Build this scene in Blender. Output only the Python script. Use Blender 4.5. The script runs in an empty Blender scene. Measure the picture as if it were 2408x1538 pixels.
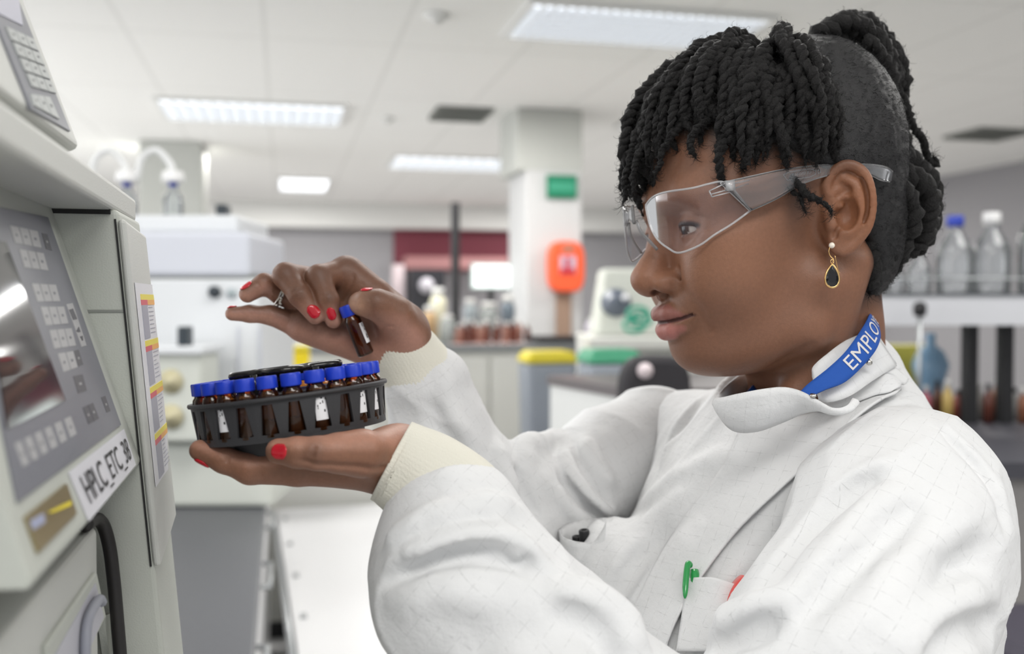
import bpy, bmesh, math, random, os
import numpy as np
from mathutils import Vector, Matrix, noise
random.seed(7); RNG = np.random.RandomState(11)
SC = bpy.context.scene
COL = SC.collection
PI = math.pi
rad = math.radians

# ------------------------------------------------------------------ frames
FPX = 35.0 / 36.0 * 2408.0            # focal length in pixels (35 mm lens)
YAW, PITCH, CAMZ = rad(13.0), rad(1.5), 1.42
_f = np.array([math.sin(YAW), math.cos(YAW), 0.0])
_r = np.array([math.cos(YAW), -math.sin(YAW), 0.0])
_u = np.array([0.0, 0.0, 1.0])
CF = _f * math.cos(PITCH) - _u * math.sin(PITCH)
CU = _u * math.cos(PITCH) + _f * math.sin(PITCH)
C2W = np.stack([_r, CF, CU], 1)       # viewer frame (right, forward, up) -> room
CAMLOC = np.array([0.0, 0.0, CAMZ])


def U(px, py, d):
    """photo measurement + distance -> point in the viewer's frame"""
    return np.array([(px - 1204.0) / FPX * d, d, (769.0 - py) / FPX * d])


def toW(V):
    return np.asarray(V, float) @ C2W.T + CAMLOC


def dirW(v):
    return np.asarray(v, float) @ C2W.T


def W(px, py, d):
    return toW(U(px, py, d))


def RW(px, py, axis, val):
    """where the sight line through a measured point meets an axis plane of the room"""
    r = dirW(U(px, py, 1.0))
    t = (val - CAMLOC[axis]) / r[axis]
    return CAMLOC + r * t


def nrm(v):
    v = np.asarray(v, float)
    return v / (np.linalg.norm(v) + 1e-12)


# ------------------------------------------------------------------ materials
MATS = {}


def mat(name, col=(0.8, 0.8, 0.8), rough=0.5, metal=0.0, spec=0.5, emit=None, estr=0.0, trans=0.0, ior=1.45,
        alpha=1.0, coat=0.0, sss=0.0, noise_amt=0.0, noise_scale=30.0, bump=0.0, bump_scale=200.0, sheen=0.0):
    if name in MATS:
        return MATS[name]
    m = bpy.data.materials.new(name)
    m.use_nodes = True
    nt = m.node_tree
    b = nt.nodes['Principled BSDF']
    c = (col[0], col[1], col[2], 1.0)
    b.inputs['Base Color'].default_value = c
    b.inputs['Roughness'].default_value = rough
    b.inputs['Metallic'].default_value = metal
    b.inputs['Specular IOR Level'].default_value = spec
    b.inputs['IOR'].default_value = ior
    b.inputs['Transmission Weight'].default_value = trans
    b.inputs['Alpha'].default_value = alpha
    b.inputs['Coat Weight'].default_value = coat
    b.inputs['Sheen Weight'].default_value = sheen
    if sss > 0:
        b.inputs['Subsurface Weight'].default_value = sss
        b.inputs['Subsurface Radius'].default_value = (0.006, 0.002, 0.001)
        b.inputs['Subsurface Scale'].default_value = 1.0
    if emit is not None:
        b.inputs['Emission Color'].default_value = (emit[0], emit[1], emit[2], 1)
        b.inputs['Emission Strength'].default_value = estr
    tc = None
    if noise_amt > 0 or bump > 0:
        tc = nt.nodes.new('ShaderNodeTexCoord')
    if noise_amt > 0:
        n = nt.nodes.new('ShaderNodeTexNoise')
        n.inputs['Scale'].default_value = noise_scale
        n.inputs['Detail'].default_value = 4
        nt.links.new(tc.outputs['Object'], n.inputs['Vector'])
        mx = nt.nodes.new('ShaderNodeMix')
        mx.data_type = 'RGBA'
        mx.inputs[6].default_value = tuple(x * (1 - noise_amt) for x in col) + (1,)
        mx.inputs[7].default_value = tuple(min(1, x * (1 + noise_amt)) for x in col) + (1,)
        nt.links.new(n.outputs['Fac'], mx.inputs[0])
        nt.links.new(mx.outputs[2], b.inputs['Base Color'])
    if bump > 0:
        n2 = nt.nodes.new('ShaderNodeTexNoise')
        n2.inputs['Scale'].default_value = bump_scale
        n2.inputs['Detail'].default_value = 5
        nt.links.new(tc.outputs['Object'], n2.inputs['Vector'])
        bp = nt.nodes.new('ShaderNodeBump')
        bp.inputs['Strength'].default_value = bump
        bp.inputs['Distance'].default_value = 0.001
        nt.links.new(n2.outputs['Fac'], bp.inputs['Height'])
        nt.links.new(bp.outputs['Normal'], b.inputs['Normal'])
    MATS[name] = m
    return m


# ------------------------------------------------------------------ objects
def tag(o, label=None, cat=None, group=None, kind=None):
    if label: o['label'] = label
    if cat: o['category'] = cat
    if group: o['group'] = group
    if kind: o['kind'] = kind
    return o


def thing(name, loc=(0, 0, 0), label=None, cat=None, group=None):
    o = bpy.data.objects.new(name, None)
    o.empty_display_size = 0.02
    COL.objects.link(o)
    o.location = Vector([float(x) for x in loc])
    return tag(o, label, cat, group)


def worldloc(o):
    v = Vector((0, 0, 0))
    while o is not None:
        v += o.location
        o = o.parent
    return np.array(v)


def npmesh(name, V, F, smooth=True, colors=None, uvs=None, mats=None, mi=None):
    """V (n,3); F: array (m,k) or list of index lists"""
    me = bpy.data.meshes.new(name)
    V = np.asarray(V, np.float32)
    if isinstance(F, np.ndarray) and F.ndim == 2:
        k = F.shape[1]
        tot = np.full(len(F), k, np.int32)
        idx = F.astype(np.int32).ravel()
    else:
        tot = np.array([len(f) for f in F], np.int32)
        idx = np.array([i for f in F for i in f], np.int32)
    start = np.concatenate([[0], np.cumsum(tot)[:-1]]).astype(np.int32)
    me.vertices.add(len(V)); me.vertices.foreach_set('co', V.ravel())
    me.loops.add(len(idx)); me.loops.foreach_set('vertex_index', idx)
    me.polygons.add(len(tot))
    me.polygons.foreach_set('loop_start', start)
    me.polygons.foreach_set('loop_total', tot)
    if mi is not None:
        me.polygons.foreach_set('material_index', np.asarray(mi, np.int32))
    me.polygons.foreach_set('use_smooth', np.full(len(tot), bool(smooth)))
    if uvs is not None:
        ul = me.uv_layers.new(name='UVMap')
        ul.data.foreach_set('uv', np.asarray(uvs, np.float32)[idx].ravel())
    if colors is not None:
        a = me.attributes.new('Col', 'FLOAT_COLOR', 'POINT')
        c = np.ones((len(V), 4), np.float32); c[:, :3] = colors
        a.data.foreach_set('color', c.ravel())
    for m in (mats or []):
        me.materials.append(m)
    me.update(calc_edges=True)
    me.validate()
    return me


def obj(name, V, F, m, parent=None, smooth=True, origin=None, bevel=0.0, bseg=2, solid=0.0, subd=0, colors=None,
        uvs=None, mi=None, auto=None):
    """V given in room coordinates; stored relative to the parent (or origin)"""
    V = np.asarray(V, float)
    if parent is not None:
        base = worldloc(parent)
    elif origin is not None:
        base = np.asarray(origin, float)
    else:
        base = np.array([(V[:, 0].min() + V[:, 0].max()) / 2, (V[:, 1].min() + V[:, 1].max()) / 2, V[:, 2].min()])
    ms = m if isinstance(m, (list, tuple)) else [m]
    me = npmesh(name, V - base, F, smooth, colors, uvs, ms, mi)
    o = bpy.data.objects.new(name, me)
    COL.objects.link(o)
    if parent is not None:
        o.parent = parent
    else:
        o.location = Vector(base)
    if bevel > 0:
        b = o.modifiers.new('bevel', 'BEVEL'); b.width = bevel; b.segments = bseg; b.limit_method = 'ANGLE'
        b.angle_limit = rad(35); b.harden_normals = False
    if solid != 0:
        s = o.modifiers.new('solid', 'SOLIDIFY'); s.thickness = abs(solid); s.offset = -1 if solid > 0 else 1
    if subd:
        s = o.modifiers.new('sub', 'SUBSURF'); s.levels = subd; s.render_levels = subd
    if auto is not None:
        me.set_sharp_from_angle(angle=rad(auto))
    return o


class MB:
    """collects shapes; build() links them as one mesh object"""

    def __init__(self):
        self.V = []; self.F = []; self.n = 0; self.M = []

    def add(self, V, F, mi=0):
        V = np.asarray(V, float)
        self.V.append(V)
        for f in F:
            self.F.append([int(i) + self.n for i in f]); self.M.append(mi)
        self.n += len(V)
        return self

    def box(self, c, s, R=None, mi=0):
        c = np.asarray(c, float); h = np.asarray(s, float) / 2
        P = np.array([[x, y, z] for x in (-1, 1) for y in (-1, 1) for z in (-1, 1)], float) * h
        if R is not None: P = P @ np.asarray(R).T
        return self.add(P + c, [(0, 1, 3, 2), (4, 6, 7, 5), (0, 4, 5, 1), (2, 3, 7, 6), (0, 2, 6, 4), (1, 5, 7, 3)], mi)

    def bx(self, x0, x1, y0, y1, z0, z1, mi=0):
        return self.box(((x0 + x1) / 2, (y0 + y1) / 2, (z0 + z1) / 2), (abs(x1 - x0), abs(y1 - y0), abs(z1 - z0)), None, mi)

    def lathe(self, prof, c=(0, 0, 0), axis=(0, 0, 1), n=24, mi=0, closed=False):
        """prof: list of (r,z)"""
        ax = nrm(axis); t = np.array([1.0, 0, 0]) if abs(ax[0]) < 0.9 else np.array([0, 1.0, 0])
        e1 = nrm(np.cross(ax, t)); e2 = np.cross(ax, e1)
        V = []; F = []
        m = len(prof)
        for r, z in prof:
            for k in range(n):
                a = 2 * PI * k / n
                V.append(np.asarray(c, float) + ax * z + r * (math.cos(a) * e1 + math.sin(a) * e2))
        for i in range(m - 1 if not closed else m):
            j = (i + 1) % m
            for k in range(n):
                l = (k + 1) % n
                F.append((i * n + k, i * n + l, j * n + l, j * n + k))
        if not closed:
            if prof[0][0] > 1e-6: F.append(tuple(reversed(range(n))))
            if prof[-1][0] > 1e-6: F.append(tuple((m - 1) * n + k for k in range(n)))
        return self.add(V, F, mi)

    def tube(self, pts, r, n=10, mi=0, cap=True, closed=False, flat=1.0):
        V, F = tube_mesh(pts, r, n, cap, closed, flat)
        return self.add(V, F, mi)

    def prism(self, poly, axis, a, b, mi=0):
        """poly: 2D outline in the two other axes, extruded along axis from a to b"""
        o = [i for i in range(3) if i != axis]
        n = len(poly); V = []
        for val in (a, b):
            for p in poly:
                q = [0, 0, 0]; q[axis] = val; q[o[0]] = p[0]; q[o[1]] = p[1]
                V.append(q)
        F = [tuple(range(n)), tuple(reversed(range(n, 2 * n)))]
        for i in range(n):
            j = (i + 1) % n
            F.append((i, i + n, j + n, j))
        return self.add(V, F, mi)

    def hexa(self, P, mi=0):
        """P: 8 corners, bottom ring 0-3 and top ring 4-7"""
        return self.add(P, [(0, 3, 2, 1), (4, 5, 6, 7), (0, 1, 5, 4), (1, 2, 6, 5), (2, 3, 7, 6), (3, 0, 4, 7)], mi)

    def build(self, name, m, parent=None, **kw):
        V = np.concatenate(self.V) if self.V else np.zeros((0, 3))
        if len(set(self.M)) > 1: kw['mi'] = self.M
        o = obj(name, V, self.F, m, parent, **kw)
        bm = bmesh.new(); bm.from_mesh(o.data)
        bmesh.ops.recalc_face_normals(bm, faces=bm.faces)
        bm.to_mesh(o.data); bm.free()
        return o


def tube_mesh(pts, r, n=10, cap=True, closed=False, flat=1.0):
    P = np.asarray(pts, float); m = len(P)
    R = np.full(m, r, float) if np.isscalar(r) else np.asarray(r, float)
    T = np.zeros_like(P)
    for i in range(m):
        a = P[(i - 1) % m] if (closed or i > 0) else P[i]
        b = P[(i + 1) % m] if (closed or i < m - 1) else P[i]
        T[i] = nrm(b - a)
    t0 = np.array([0, 0, 1.0]) if abs(T[0][2]) < 0.9 else np.array([1.0, 0, 0])
    e = nrm(np.cross(T[0], t0)); V = []
    for i in range(m):
        e = nrm(e - T[i] * (e @ T[i])); g = np.cross(T[i], e)
        for k in range(n):
            a = 2 * PI * k / n
            V.append(P[i] + R[i] * (math.cos(a) * e + flat * math.sin(a) * g))
    F = []
    for i in range(m if closed else m - 1):
        j = (i + 1) % m
        for k in range(n):
            l = (k + 1) % n
            F.append((i * n + k, i * n + l, j * n + l, j * n + k))
    if cap and not closed:
        F.append(tuple(reversed(range(n)))); F.append(tuple((m - 1) * n + k for k in range(n)))
    return np.array(V), F


def spline(pts, n):
    """Catmull-Rom through pts (k,d) -> n samples"""
    P = np.asarray(pts, float); k = len(P)
    Q = np.concatenate([[2 * P[0] - P[1]], P, [2 * P[-1] - P[-2]]])
    out = []
    for s in np.linspace(0, k - 1 - 1e-6, n):
        i = int(s); t = s - i
        a, b, c, d = Q[i], Q[i + 1], Q[i + 2], Q[i + 3]
        out.append(0.5 * (2 * b + (c - a) * t + (2 * a - 5 * b + 4 * c - d) * t * t + (3 * b - a - 3 * c + d) * t ** 3))
    return np.array(out)


def gridfaces(nu, nv):
    i = np.arange(nu - 1)[:, None]; j = np.arange(nv - 1)[None, :]
    a = (i * nv + j).ravel()
    return np.stack([a, a + nv, a + nv + 1, a + 1], 1)


def text_mesh(s, size, depth=0.0, align='CENTER', bold=0.0):
    """flat letters as (V2d, F) in the XY plane"""
    cu = bpy.data.curves.new('t', 'FONT'); cu.body = s; cu.size = size; cu.align_x = align; cu.align_y = 'CENTER'
    cu.resolution_u = 3; cu.extrude = depth; cu.offset = bold
    o = bpy.data.objects.new('t', cu); COL.objects.link(o)
    dg = bpy.context.evaluated_depsgraph_get(); dg.update()
    me = bpy.data.meshes.new_from_object(o.evaluated_get(dg))
    V = np.array([v.co[:] for v in me.vertices]); F = [list(p.vertices) for p in me.polygons]
    bpy.data.objects.remove(o); bpy.data.curves.remove(cu); bpy.data.meshes.remove(me)
    return V, F


# ------------------------------------------------------------------ implicit modelling
def smin(a, b, k):
    if k <= 0: return np.minimum(a, b)
    h = np.maximum(k - np.abs(a - b), 0) / k
    return np.minimum(a, b) - h * h * k * 0.25


def ell(c, r, R=None):
    c = np.asarray(c, np.float32); r = np.asarray(r, np.float32)
    Rm = None if R is None else np.asarray(R, np.float32)

    def f(P):
        q = P - c
        if Rm is not None: q = q @ Rm
        k0 = np.sqrt((((q / r) ** 2).sum(1))); k1 = np.sqrt((((q / (r * r)) ** 2).sum(1))) + 1e-9
        return k0 * (k0 - 1) / k1
    return f


def cap(a, b, ra, rb):
    a = np.asarray(a, np.float32); b = np.asarray(b, np.float32); ab = b - a; L = float(ab @ ab) + 1e-12

    def f(P):
        q = P - a
        t = np.clip(q @ ab / L, 0, 1)
        return np.sqrt(((q - t[:, None] * ab) ** 2).sum(1)) - (ra + t * (rb - ra))
    return f


def chain(pts, k=0.0):
    """pts: list of (point, radius)"""
    fs = [cap(pts[i][0], pts[i + 1][0], pts[i][1], pts[i + 1][1]) for i in range(len(pts) - 1)]

    def f(P):
        d = fs[0](P)
        for g in fs[1:]: d = smin(d, g(P), k)
        return d
    return f


class Model:
    def __init__(self): self.p = []

    def u(self, f, k=0.0): self.p.append((f, 0, k)); return self
    def s(self, f, k=0.0): self.p.append((f, 1, k)); return self
    def i(self, f, k=0.0): self.p.append((f, 2, k)); return self

    def __call__(self, P, sel=None):
        P = np.asarray(P, np.float32)
        d = np.full(len(P), 9.0, np.float32)
        for n, (f, op, k) in enumerate(self.p):
            if sel is not None and not sel[n]: continue
            e = f(P)
            if op == 0: d = smin(d, e, k)
            elif op == 1: d = -smin(-d, e, k)
            else: d = -smin(-d, -e, k)
        return d

    def grad(self, P, h=0.0008):
        P = np.asarray(P, np.float32); g = np.zeros((len(P), 3))
        for a in range(3):
            e = np.zeros(3, np.float32); e[a] = h
            g[:, a] = self(P + e) - self(P - e)
        return g / (np.linalg.norm(g, axis=1, keepdims=True) + 1e-12)

    def trace(self, pix, t0=0.3, tmax=1.6):
        """sight lines through photo points -> first surface points (viewer frame)"""
        pix = np.asarray(pix, float)
        D = np.stack([(pix[:, 0] - 1204) / FPX, np.ones(len(pix)), (769 - pix[:, 1]) / FPX], 1)
        L = np.linalg.norm(D, axis=1); t = np.full(len(pix), t0)
        for _ in range(110):
            d = self(D * t[:, None])
            t = np.minimum(t + d * 0.7 / L, tmax)
        return D * t[:, None]

    def mesh(self, lo, hi, h, N=24, deep=.03):
        lo = np.asarray(lo, float); hi = np.asarray(hi, float)
        nb = np.ceil((hi - lo) / (N * h)).astype(int)
        B = np.stack(np.meshgrid(*[np.arange(n) for n in nb], indexing='ij'), -1).reshape(-1, 3)
        C = (lo + (B + 0.5) * N * h).astype(np.float32)
        R = N * h * 0.5 * math.sqrt(3)
        D = np.stack([f(C) for f, op, k in self.p])
        d = np.full(len(C), 9.0, np.float32)
        for n, (f, op, k) in enumerate(self.p):
            e = D[n]
            if op == 0: d = smin(d, e, k)
            elif op == 1: d = -smin(-d, e, k)
            else: d = -smin(-d, -e, k)
        act = np.where((d < R * 1.7 + .004) & (d > -R * 1.7 - deep))[0]
        g = np.arange(N + 1)
        loc = np.stack(np.meshgrid(g, g, g, indexing='ij'), -1).reshape(-1, 3)
        S = nb * N + 2
        ks = np.array([k for f, op, k in self.p]); ops = np.array([op for f, op, k in self.p])
        IDS = []; VS = []; Q = []
        off = [(0, 0, 0), (1, 0, 0), (0, 1, 0), (1, 1, 0), (0, 0, 1), (1, 0, 1), (0, 1, 1), (1, 1, 1)]
        edges = [(0, 1), (2, 3), (4, 5), (6, 7), (0, 2), (1, 3), (4, 6), (5, 7), (0, 4), (1, 5), (2, 6), (3, 7)]
        offa = np.array(off, np.float32)
        for b in act:
            sel = (D[:, b] < R * 1.6 + 4.0 * ks + 0.045) | (ops == 2)
            gi = B[b] * N
            P = (lo + (gi + loc) * h).astype(np.float32)
            v = self(P, sel).reshape(N + 1, N + 1, N + 1)
            s = v < 0
            if s.all() or not s.any(): continue
            cnt = np.zeros((N, N, N), np.int8)
            for (x, y, z) in off: cnt += s[x:x + N, y:y + N, z:z + N]
            ci = np.argwhere((cnt > 0) & (cnt < 8))
            vals = np.stack([v[ci[:, 0] + x, ci[:, 1] + y, ci[:, 2] + z] for x, y, z in off], 1)
            acc = np.zeros((len(ci), 3), np.float32); w = np.zeros(len(ci), np.float32)
            for a, c in edges:
                va, vc = vals[:, a], vals[:, c]
                m = (va < 0) != (vc < 0)
                t = np.where(m, va / np.where(m, va - vc, 1), 0)
                acc += m[:, None] * (offa[a] + t[:, None] * (offa[c] - offa[a])); w += m
            pos = lo + (gi + ci + acc / w[:, None]) * h
            gc = gi + ci
            IDS.append((gc[:, 0].astype(np.int64) * S[1] + gc[:, 1]) * S[2] + gc[:, 2]); VS.append(pos)
            for ax in range(3):
                o1, o2 = [(1, 2), (2, 0), (0, 1)][ax]
                sl0 = [slice(0, N)] * 3; sl1 = [slice(0, N)] * 3
                sl1[ax] = slice(1, N + 1)
                s0 = s[tuple(sl0)]; s1 = s[tuple(sl1)]
                e = np.argwhere(s0 != s1)
                if not len(e): continue
                inside = s0[e[:, 0], e[:, 1], e[:, 2]]
                ge = gi + e

                def cid(d1, d2):
                    q = ge.copy(); q[:, o1] += d1; q[:, o2] += d2
                    return (q[:, 0].astype(np.int64) * S[1] + q[:, 1]) * S[2] + q[:, 2]
                quad = np.stack([cid(-1, -1), cid(0, -1), cid(0, 0), cid(-1, 0)], 1)
                quad[~inside] = quad[~inside][:, ::-1]
                Q.append(quad)
        ids = np.concatenate(IDS); V = np.concatenate(VS); Q = np.concatenate(Q)
        order = np.argsort(ids); ids = ids[order]; V = V[order]
        idx = np.searchsorted(ids, Q); idx = np.minimum(idx, len(ids) - 1)
        ok = (ids[idx] == Q).all(1)
        return V, idx[ok]


def vnormals(V, F):
    a, b, c, d = V[F[:, 0]], V[F[:, 1]], V[F[:, 2]], V[F[:, 3]]
    n = np.cross(c - a, d - b); N = np.zeros_like(V)
    for k in range(4):
        for a_ in range(3): N[:, a_] += np.bincount(F[:, k], weights=n[:, a_], minlength=len(V))
    return N / (np.linalg.norm(N, axis=1, keepdims=True) + 1e-12)


def polydist(V, pts, rmax):
    """distance of vertices to a polyline; far ones get 9"""
    P = np.asarray(pts, float); out = np.full(len(V), 9.0); T = np.zeros(len(V))
    m = np.all((V > P.min(0) - rmax) & (V < P.max(0) + rmax), axis=1); I = np.where(m)[0]
    q = V[I]; best = np.full(len(I), 9.0); bt = np.zeros(len(I)); L = len(P) - 1
    for i in range(L):
        ab = P[i + 1] - P[i]; t = np.clip((q - P[i]) @ ab / (ab @ ab + 1e-12), 0, 1)
        d = np.linalg.norm(q - P[i] - t[:, None] * ab, axis=1)
        u = d < best; best[u] = d[u]; bt[u] = (i + t[u]) / L
    out[I] = best; T[I] = bt
    return out, T
# ================================================================== the woman: body
HP, HT = rad(14), rad(5)
_hf = np.array([-math.cos(HP), -math.sin(HP), 0.0]); HL = np.array([math.sin(HP), -math.cos(HP), 0.0])
HF = _hf * math.cos(HT) - _u * math.sin(HT)
HU = _u * math.cos(HT) + _hf * math.sin(HT)
HO = U(1945, 520, .69) - HL * .072
HM = np.stack([HF, HL, HU], 1)


def _fx(a): return a + .003 * min(max((a - .03) / .06, 0), 1)
def hl(a, b, c): return HO + HF * _fx(a) + HL * b + HU * c
def tohl(V):
    H = (np.asarray(V) - HO) @ HM
    H[..., 0] -= .003 * np.clip((H[..., 0] - .03) / .063, 0, 1)
    return H


def hell(c, r, rz=0.0, ry=0.0):
    """ellipsoid in head axes; rz turns about up, ry nods"""
    Rz = np.array([[math.cos(rz), -math.sin(rz), 0], [math.sin(rz), math.cos(rz), 0], [0, 0, 1]])
    Ry = np.array([[math.cos(ry), 0, math.sin(ry)], [0, 1, 0], [-math.sin(ry), 0, math.cos(ry)]])
    return ell(hl(*c), r, HM @ Rz @ Ry)


def hchain(pts, k=0.0): return chain([(hl(a, b, c), r) for a, b, c, r in pts], k)


def both(M, fn, op, k):
    for s in (1, -1): getattr(M, op)(fn(s), k)


B = Model()
# --- skull and face masses
B.u(hell((-.005, 0, .046), (.093, .0735, .086)))
B.u(hell((.036, 0, .046), (.056, .060, .056)), .03)
B.u(hell((.036, 0, -.030), (.053, .054, .070)), .03)
B.u(hell((.056, 0, -.056), (.038, .031, .031)), .02)
both(B, lambda s: hchain([(.000, .052 * s, -.045, .017), (.010, .050 * s, -.074, .0155), (.056, .022 * s, -.0865, .0125)], .01), 'u', .03)
B.u(hell((.034, 0, -.079), (.042, .036, .018)), .02)
B.u(hell((.0665, 0, -.0835), (.0185, .020, .0145)), .016)
both(B, lambda s: hell((.056, .044 * s, -.006), (.028, .020, .018)), 'u', .028)
both(B, lambda s: hell((.060, .036 * s, -.033), (.027, .022, .026)), 'u', .022)
both(B, lambda s: hchain([(.0905, .007 * s, .024, .009), (.0830, .033 * s, .029, .0095), (.060, .055 * s, .022, .010)]), 'u', .016)
both(B, lambda s: hell((.099, .034 * s, .005), (.017, .019, .0125)), 's', .012)
# --- eyelids round the eyeball
both(B, lambda s: hell((.0760, .032 * s, .0045), (.0140, .0140, .0140)), 'u', .004)
both(B, lambda s: hell((.0900, .0335 * s, .0030), (.0130, .0130, .0029), 0, rad(0)), 's', .0015)
# --- nose
B.u(hchain([(.0865, 0, .020, .0072), (.0918, 0, -.002, .0074), (.1002, 0, -.0195, .0084), (.1042, 0, -.0285, .0103)], .004), .012)
B.u(hell((.1035, 0, -.0290), (.0112, .0125, .0105)), .008)
both(B, lambda s: hell((.0938, .0138 * s, -.0330), (.0116, .0072, .0076), rad(12) * s), 'u', .006)
B.u(hchain([(.1055, 0, -.0350, .0048), (.0965, 0, -.0410, .0048)]), .004)
both(B, lambda s: hell((.0990, .0085 * s, -.0405), (.0072, .0040, .0042), rad(20) * s), 's', .0025)
both(B, lambda s: hchain([(.0880, .0215 * s, -.0245, .0016), (.0845, .0236 * s, -.0325, .0016)]), 's', .005)
# --- lips
UL = hchain([(.0785, -.0288, -.0564, .0023), (.0862, -.018, -.0570, .0044), (.0930, -.009, -.0556, .0058), (.0958, 0, -.0563, .0060),
             (.0930, .009, -.0556, .0058), (.0862, .018, -.0570, .0044), (.0785, .0288, -.0564, .0023)], .004)
LL = hchain([(.0788, -.0276, -.0582, .0020), (.0850, -.0165, -.0648, .0045), (.0906, -.008, -.0676, .0059), (.0928, 0, -.0683, .0061),
             (.0906, .008, -.0676, .0059), (.0850, .0165, -.0648, .0045), (.0788, .0276, -.0582, .0020)], .004)
B.u(UL, .004); B.u(LL, .004)
B.s(hchain([(.0812, -.0308, -.0558, .0008), (.0900, -.0190, -.0603, .0013), (.0962, -.010, -.0616, .0015), (.0993, 0, -.0621, .0020),
            (.0962, .010, -.0616, .0015), (.0900, .0190, -.0603, .0013), (.0812, .0308, -.0558, .0008)]), .0015)
B.s(hchain([(.0985, 0, -.0425, .0016), (.1035, 0, -.0500, .0022)]), .005)
# --- ear
EAo = lambda s: hl(-.002, .0715 * s, 0)
def earpt(s, sc, c, h):
    t = rad(27)
    e = -HF * math.cos(t) + HL * s * math.sin(t); n = HF * math.sin(t) + HL * s * math.cos(t)
    return hl(-.002, .0710 * s, 0) + e * (sc * .93) + HU * (c * .97 - .0005) + n * h
def earM(s):
    t = rad(27)
    e = -HF * math.cos(t) + HL * s * math.sin(t); n = HF * math.sin(t) + HL * s * math.cos(t)
    return np.stack([e, HU, n], 1)
for s in (1, -1):
    ec = lambda pts, k=.002: chain([(earpt(s, a, c, h), r) for a, c, h, r in pts], k)
    B.u(ell(earpt(s, .0155, .0135, .0005), (.0150, .0255, .0036), earM(s)), .004)
    B.u(ell(earpt(s, .0085, -.0150, .0010), (.0085, .0095, .0040), earM(s)), .004)
    B.u(ell(earpt(s, .004, .004, -.006), (.010, .022, .010), earM(s)), .008)
    sp4 = lambda q, n: [tuple(r_) for r_ in spline(q, n)]
    B.u(ec(sp4([(.002, .016, .0025, .0026), (-.0005, .0245, .0035, .0029), (.0040, .0335, .0042, .0030), (.0115, .0382, .0048, .0031), (.0195, .0375, .0052, .0031),
            (.0265, .0315, .0055, .0031), (.0300, .0210, .0058, .0030), (.0305, .0080, .0055, .0028), (.0275, -.0050, .0048, .0026), (.0210, -.0140, .0035, .0026),
            (.0130, -.0210, .0022, .0030), (.0060, -.0225, .0016, .0028), (.0015, -.0180, .0012, .0026)], 34)), .0025)
    B.u(ec(sp4([(.0125, .0300, .0020, .0026), (.0195, .0240, .0036, .0034), (.0225, .0120, .0044, .0038), (.0210, .0000, .0042, .0034), (.0150, -.0090, .0034, .0030), (.0090, -.0095, .0032, .0026)], 18)), .003)
    B.u(ec([(.0225, .0240, .0030, .0026), (.0205, .0160, .0036, .0030)]), .003)
    B.s(ell(earpt(s, .0120, .0045, .0055), (.0078, .0105, .0085), earM(s)), .003)
    B.s(ec([(.0095, .0250, .0046, .0018), (.0140, .0210, .0046, .0024), (.0070, .0170, .0046, .0016)]), .002)
    B.s(ec(sp4([(.0255, .0285, .0055, .0013), (.0278, .0180, .0058, .0014), (.0272, .0060, .0054, .0013), (.0235, -.0030, .0046, .0010)], 12)), .002)
    B.s(ec([(.0045, -.0055, .0050, .0018), (.0030, -.0115, .0038, .0014)]), .002)
    B.u(ec([(.0005, .0030, .0030, .0030), (.0010, -.0030, .0040, .0034)]), .003)
    B.u(ec([(.0020, .0120, .0010, .0020), (.0090, .0105, .0012, .0022)]), .003)
# --- neck, trunk and arms inside the clothes
NB = U(1895, 985, .790)
B.u(chain([(U(1922, 640, .775), .046), (U(1908, 800, .780), .0455), (U(1905, 1000, .795), .051)], .02), .022)
B.u(chain([(U(1950, 660, .785), .031), (U(1942, 800, .790), .034), (U(1950, 1000, .80), .055)], .02), .02)
# strong line of the neck muscle from behind the ear to the collar
B.u(chain([(hl(-.030, .052, -.030), .014), (U(1905, 905, .735), .013), (U(1850, 960, .730), .012)], .01), .020)
TY = rad(35)
TF = np.array([-math.cos(TY), -math.sin(TY), 0.0]); TL = np.array([math.sin(TY), -math.cos(TY), 0.0]); TZ = np.array([0, 0, 1.0])
TM = np.stack([TF, TL, TZ], 1)
TN = U(1900, 950, .80)
def tp(a, b, c): return TN + TF * a + TL * b + TZ * c
B.u(ell(tp(.015, 0, -.19), (.085, .130, .17), TM), .03)
B.u(ell(tp(.030, 0, -.42), (.085, .125, .16), TM), .03)
SL, SR = U(2190, 1140, .672), U(1562, 1025, .935)
B.u(chain([(tp(0, 0, -.06), .05), (SL, .034)]), .03)
B.u(chain([(tp(0, 0, -.06), .05), (SR, .034)]), .03)
EL, WL = U(1640, 1960, .548), U(950, 1092, .605)
ER, WR = U(1180, 1240, .842), U(948, 812, .785)
B.u(chain([(SL, .036), (EL, .032), (U(1080, 1230, .598), .0230), (WL, .0205)], .01), .02)
B.u(chain([(SR, .034), (ER, .029), (U(1010, 930, .79), .0225), (WR, .0205)], .01), .02)
# --- left hand (near): palm up under the carousel
lh = lambda pts, k=.003: chain([(U(x, y, d), r) for x, y, d, r in pts], k)
for f in ([(935, 1085, .605, .0175), (700, 1098, .590, .0112)], [(935, 1088, .612, .0165), (712, 1090, .612, .0108)],
          [(940, 1092, .620, .0160), (725, 1082, .634, .0102)], [(945, 1095, .628, .0150), (745, 1076, .654, .0095)]):
    B.u(lh(f), .012)
B.u(lh([(930, 1072, .600, .0155), (850, 1066, .572, .0128), (800, 1065, .563, .0108)]), .012)
B.u(lh([(850, 1066, .572, .0122), (748, 1066, .556, .0092), (700, 1064, .556, .0085), (655, 1061, .558, .0072)]), .005)
B.u(lh([(700, 1098, .590, .0112), (588, 1103, .583, .0088), (527, 1082, .583, .0074), (470, 1059, .585, .0062)]), .003)
B.u(lh([(712, 1090, .612, .0108), (596, 1096, .614, .0086), (530, 1078, .618, .0074), (476, 1060, .622, .0062)]), .003)
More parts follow.
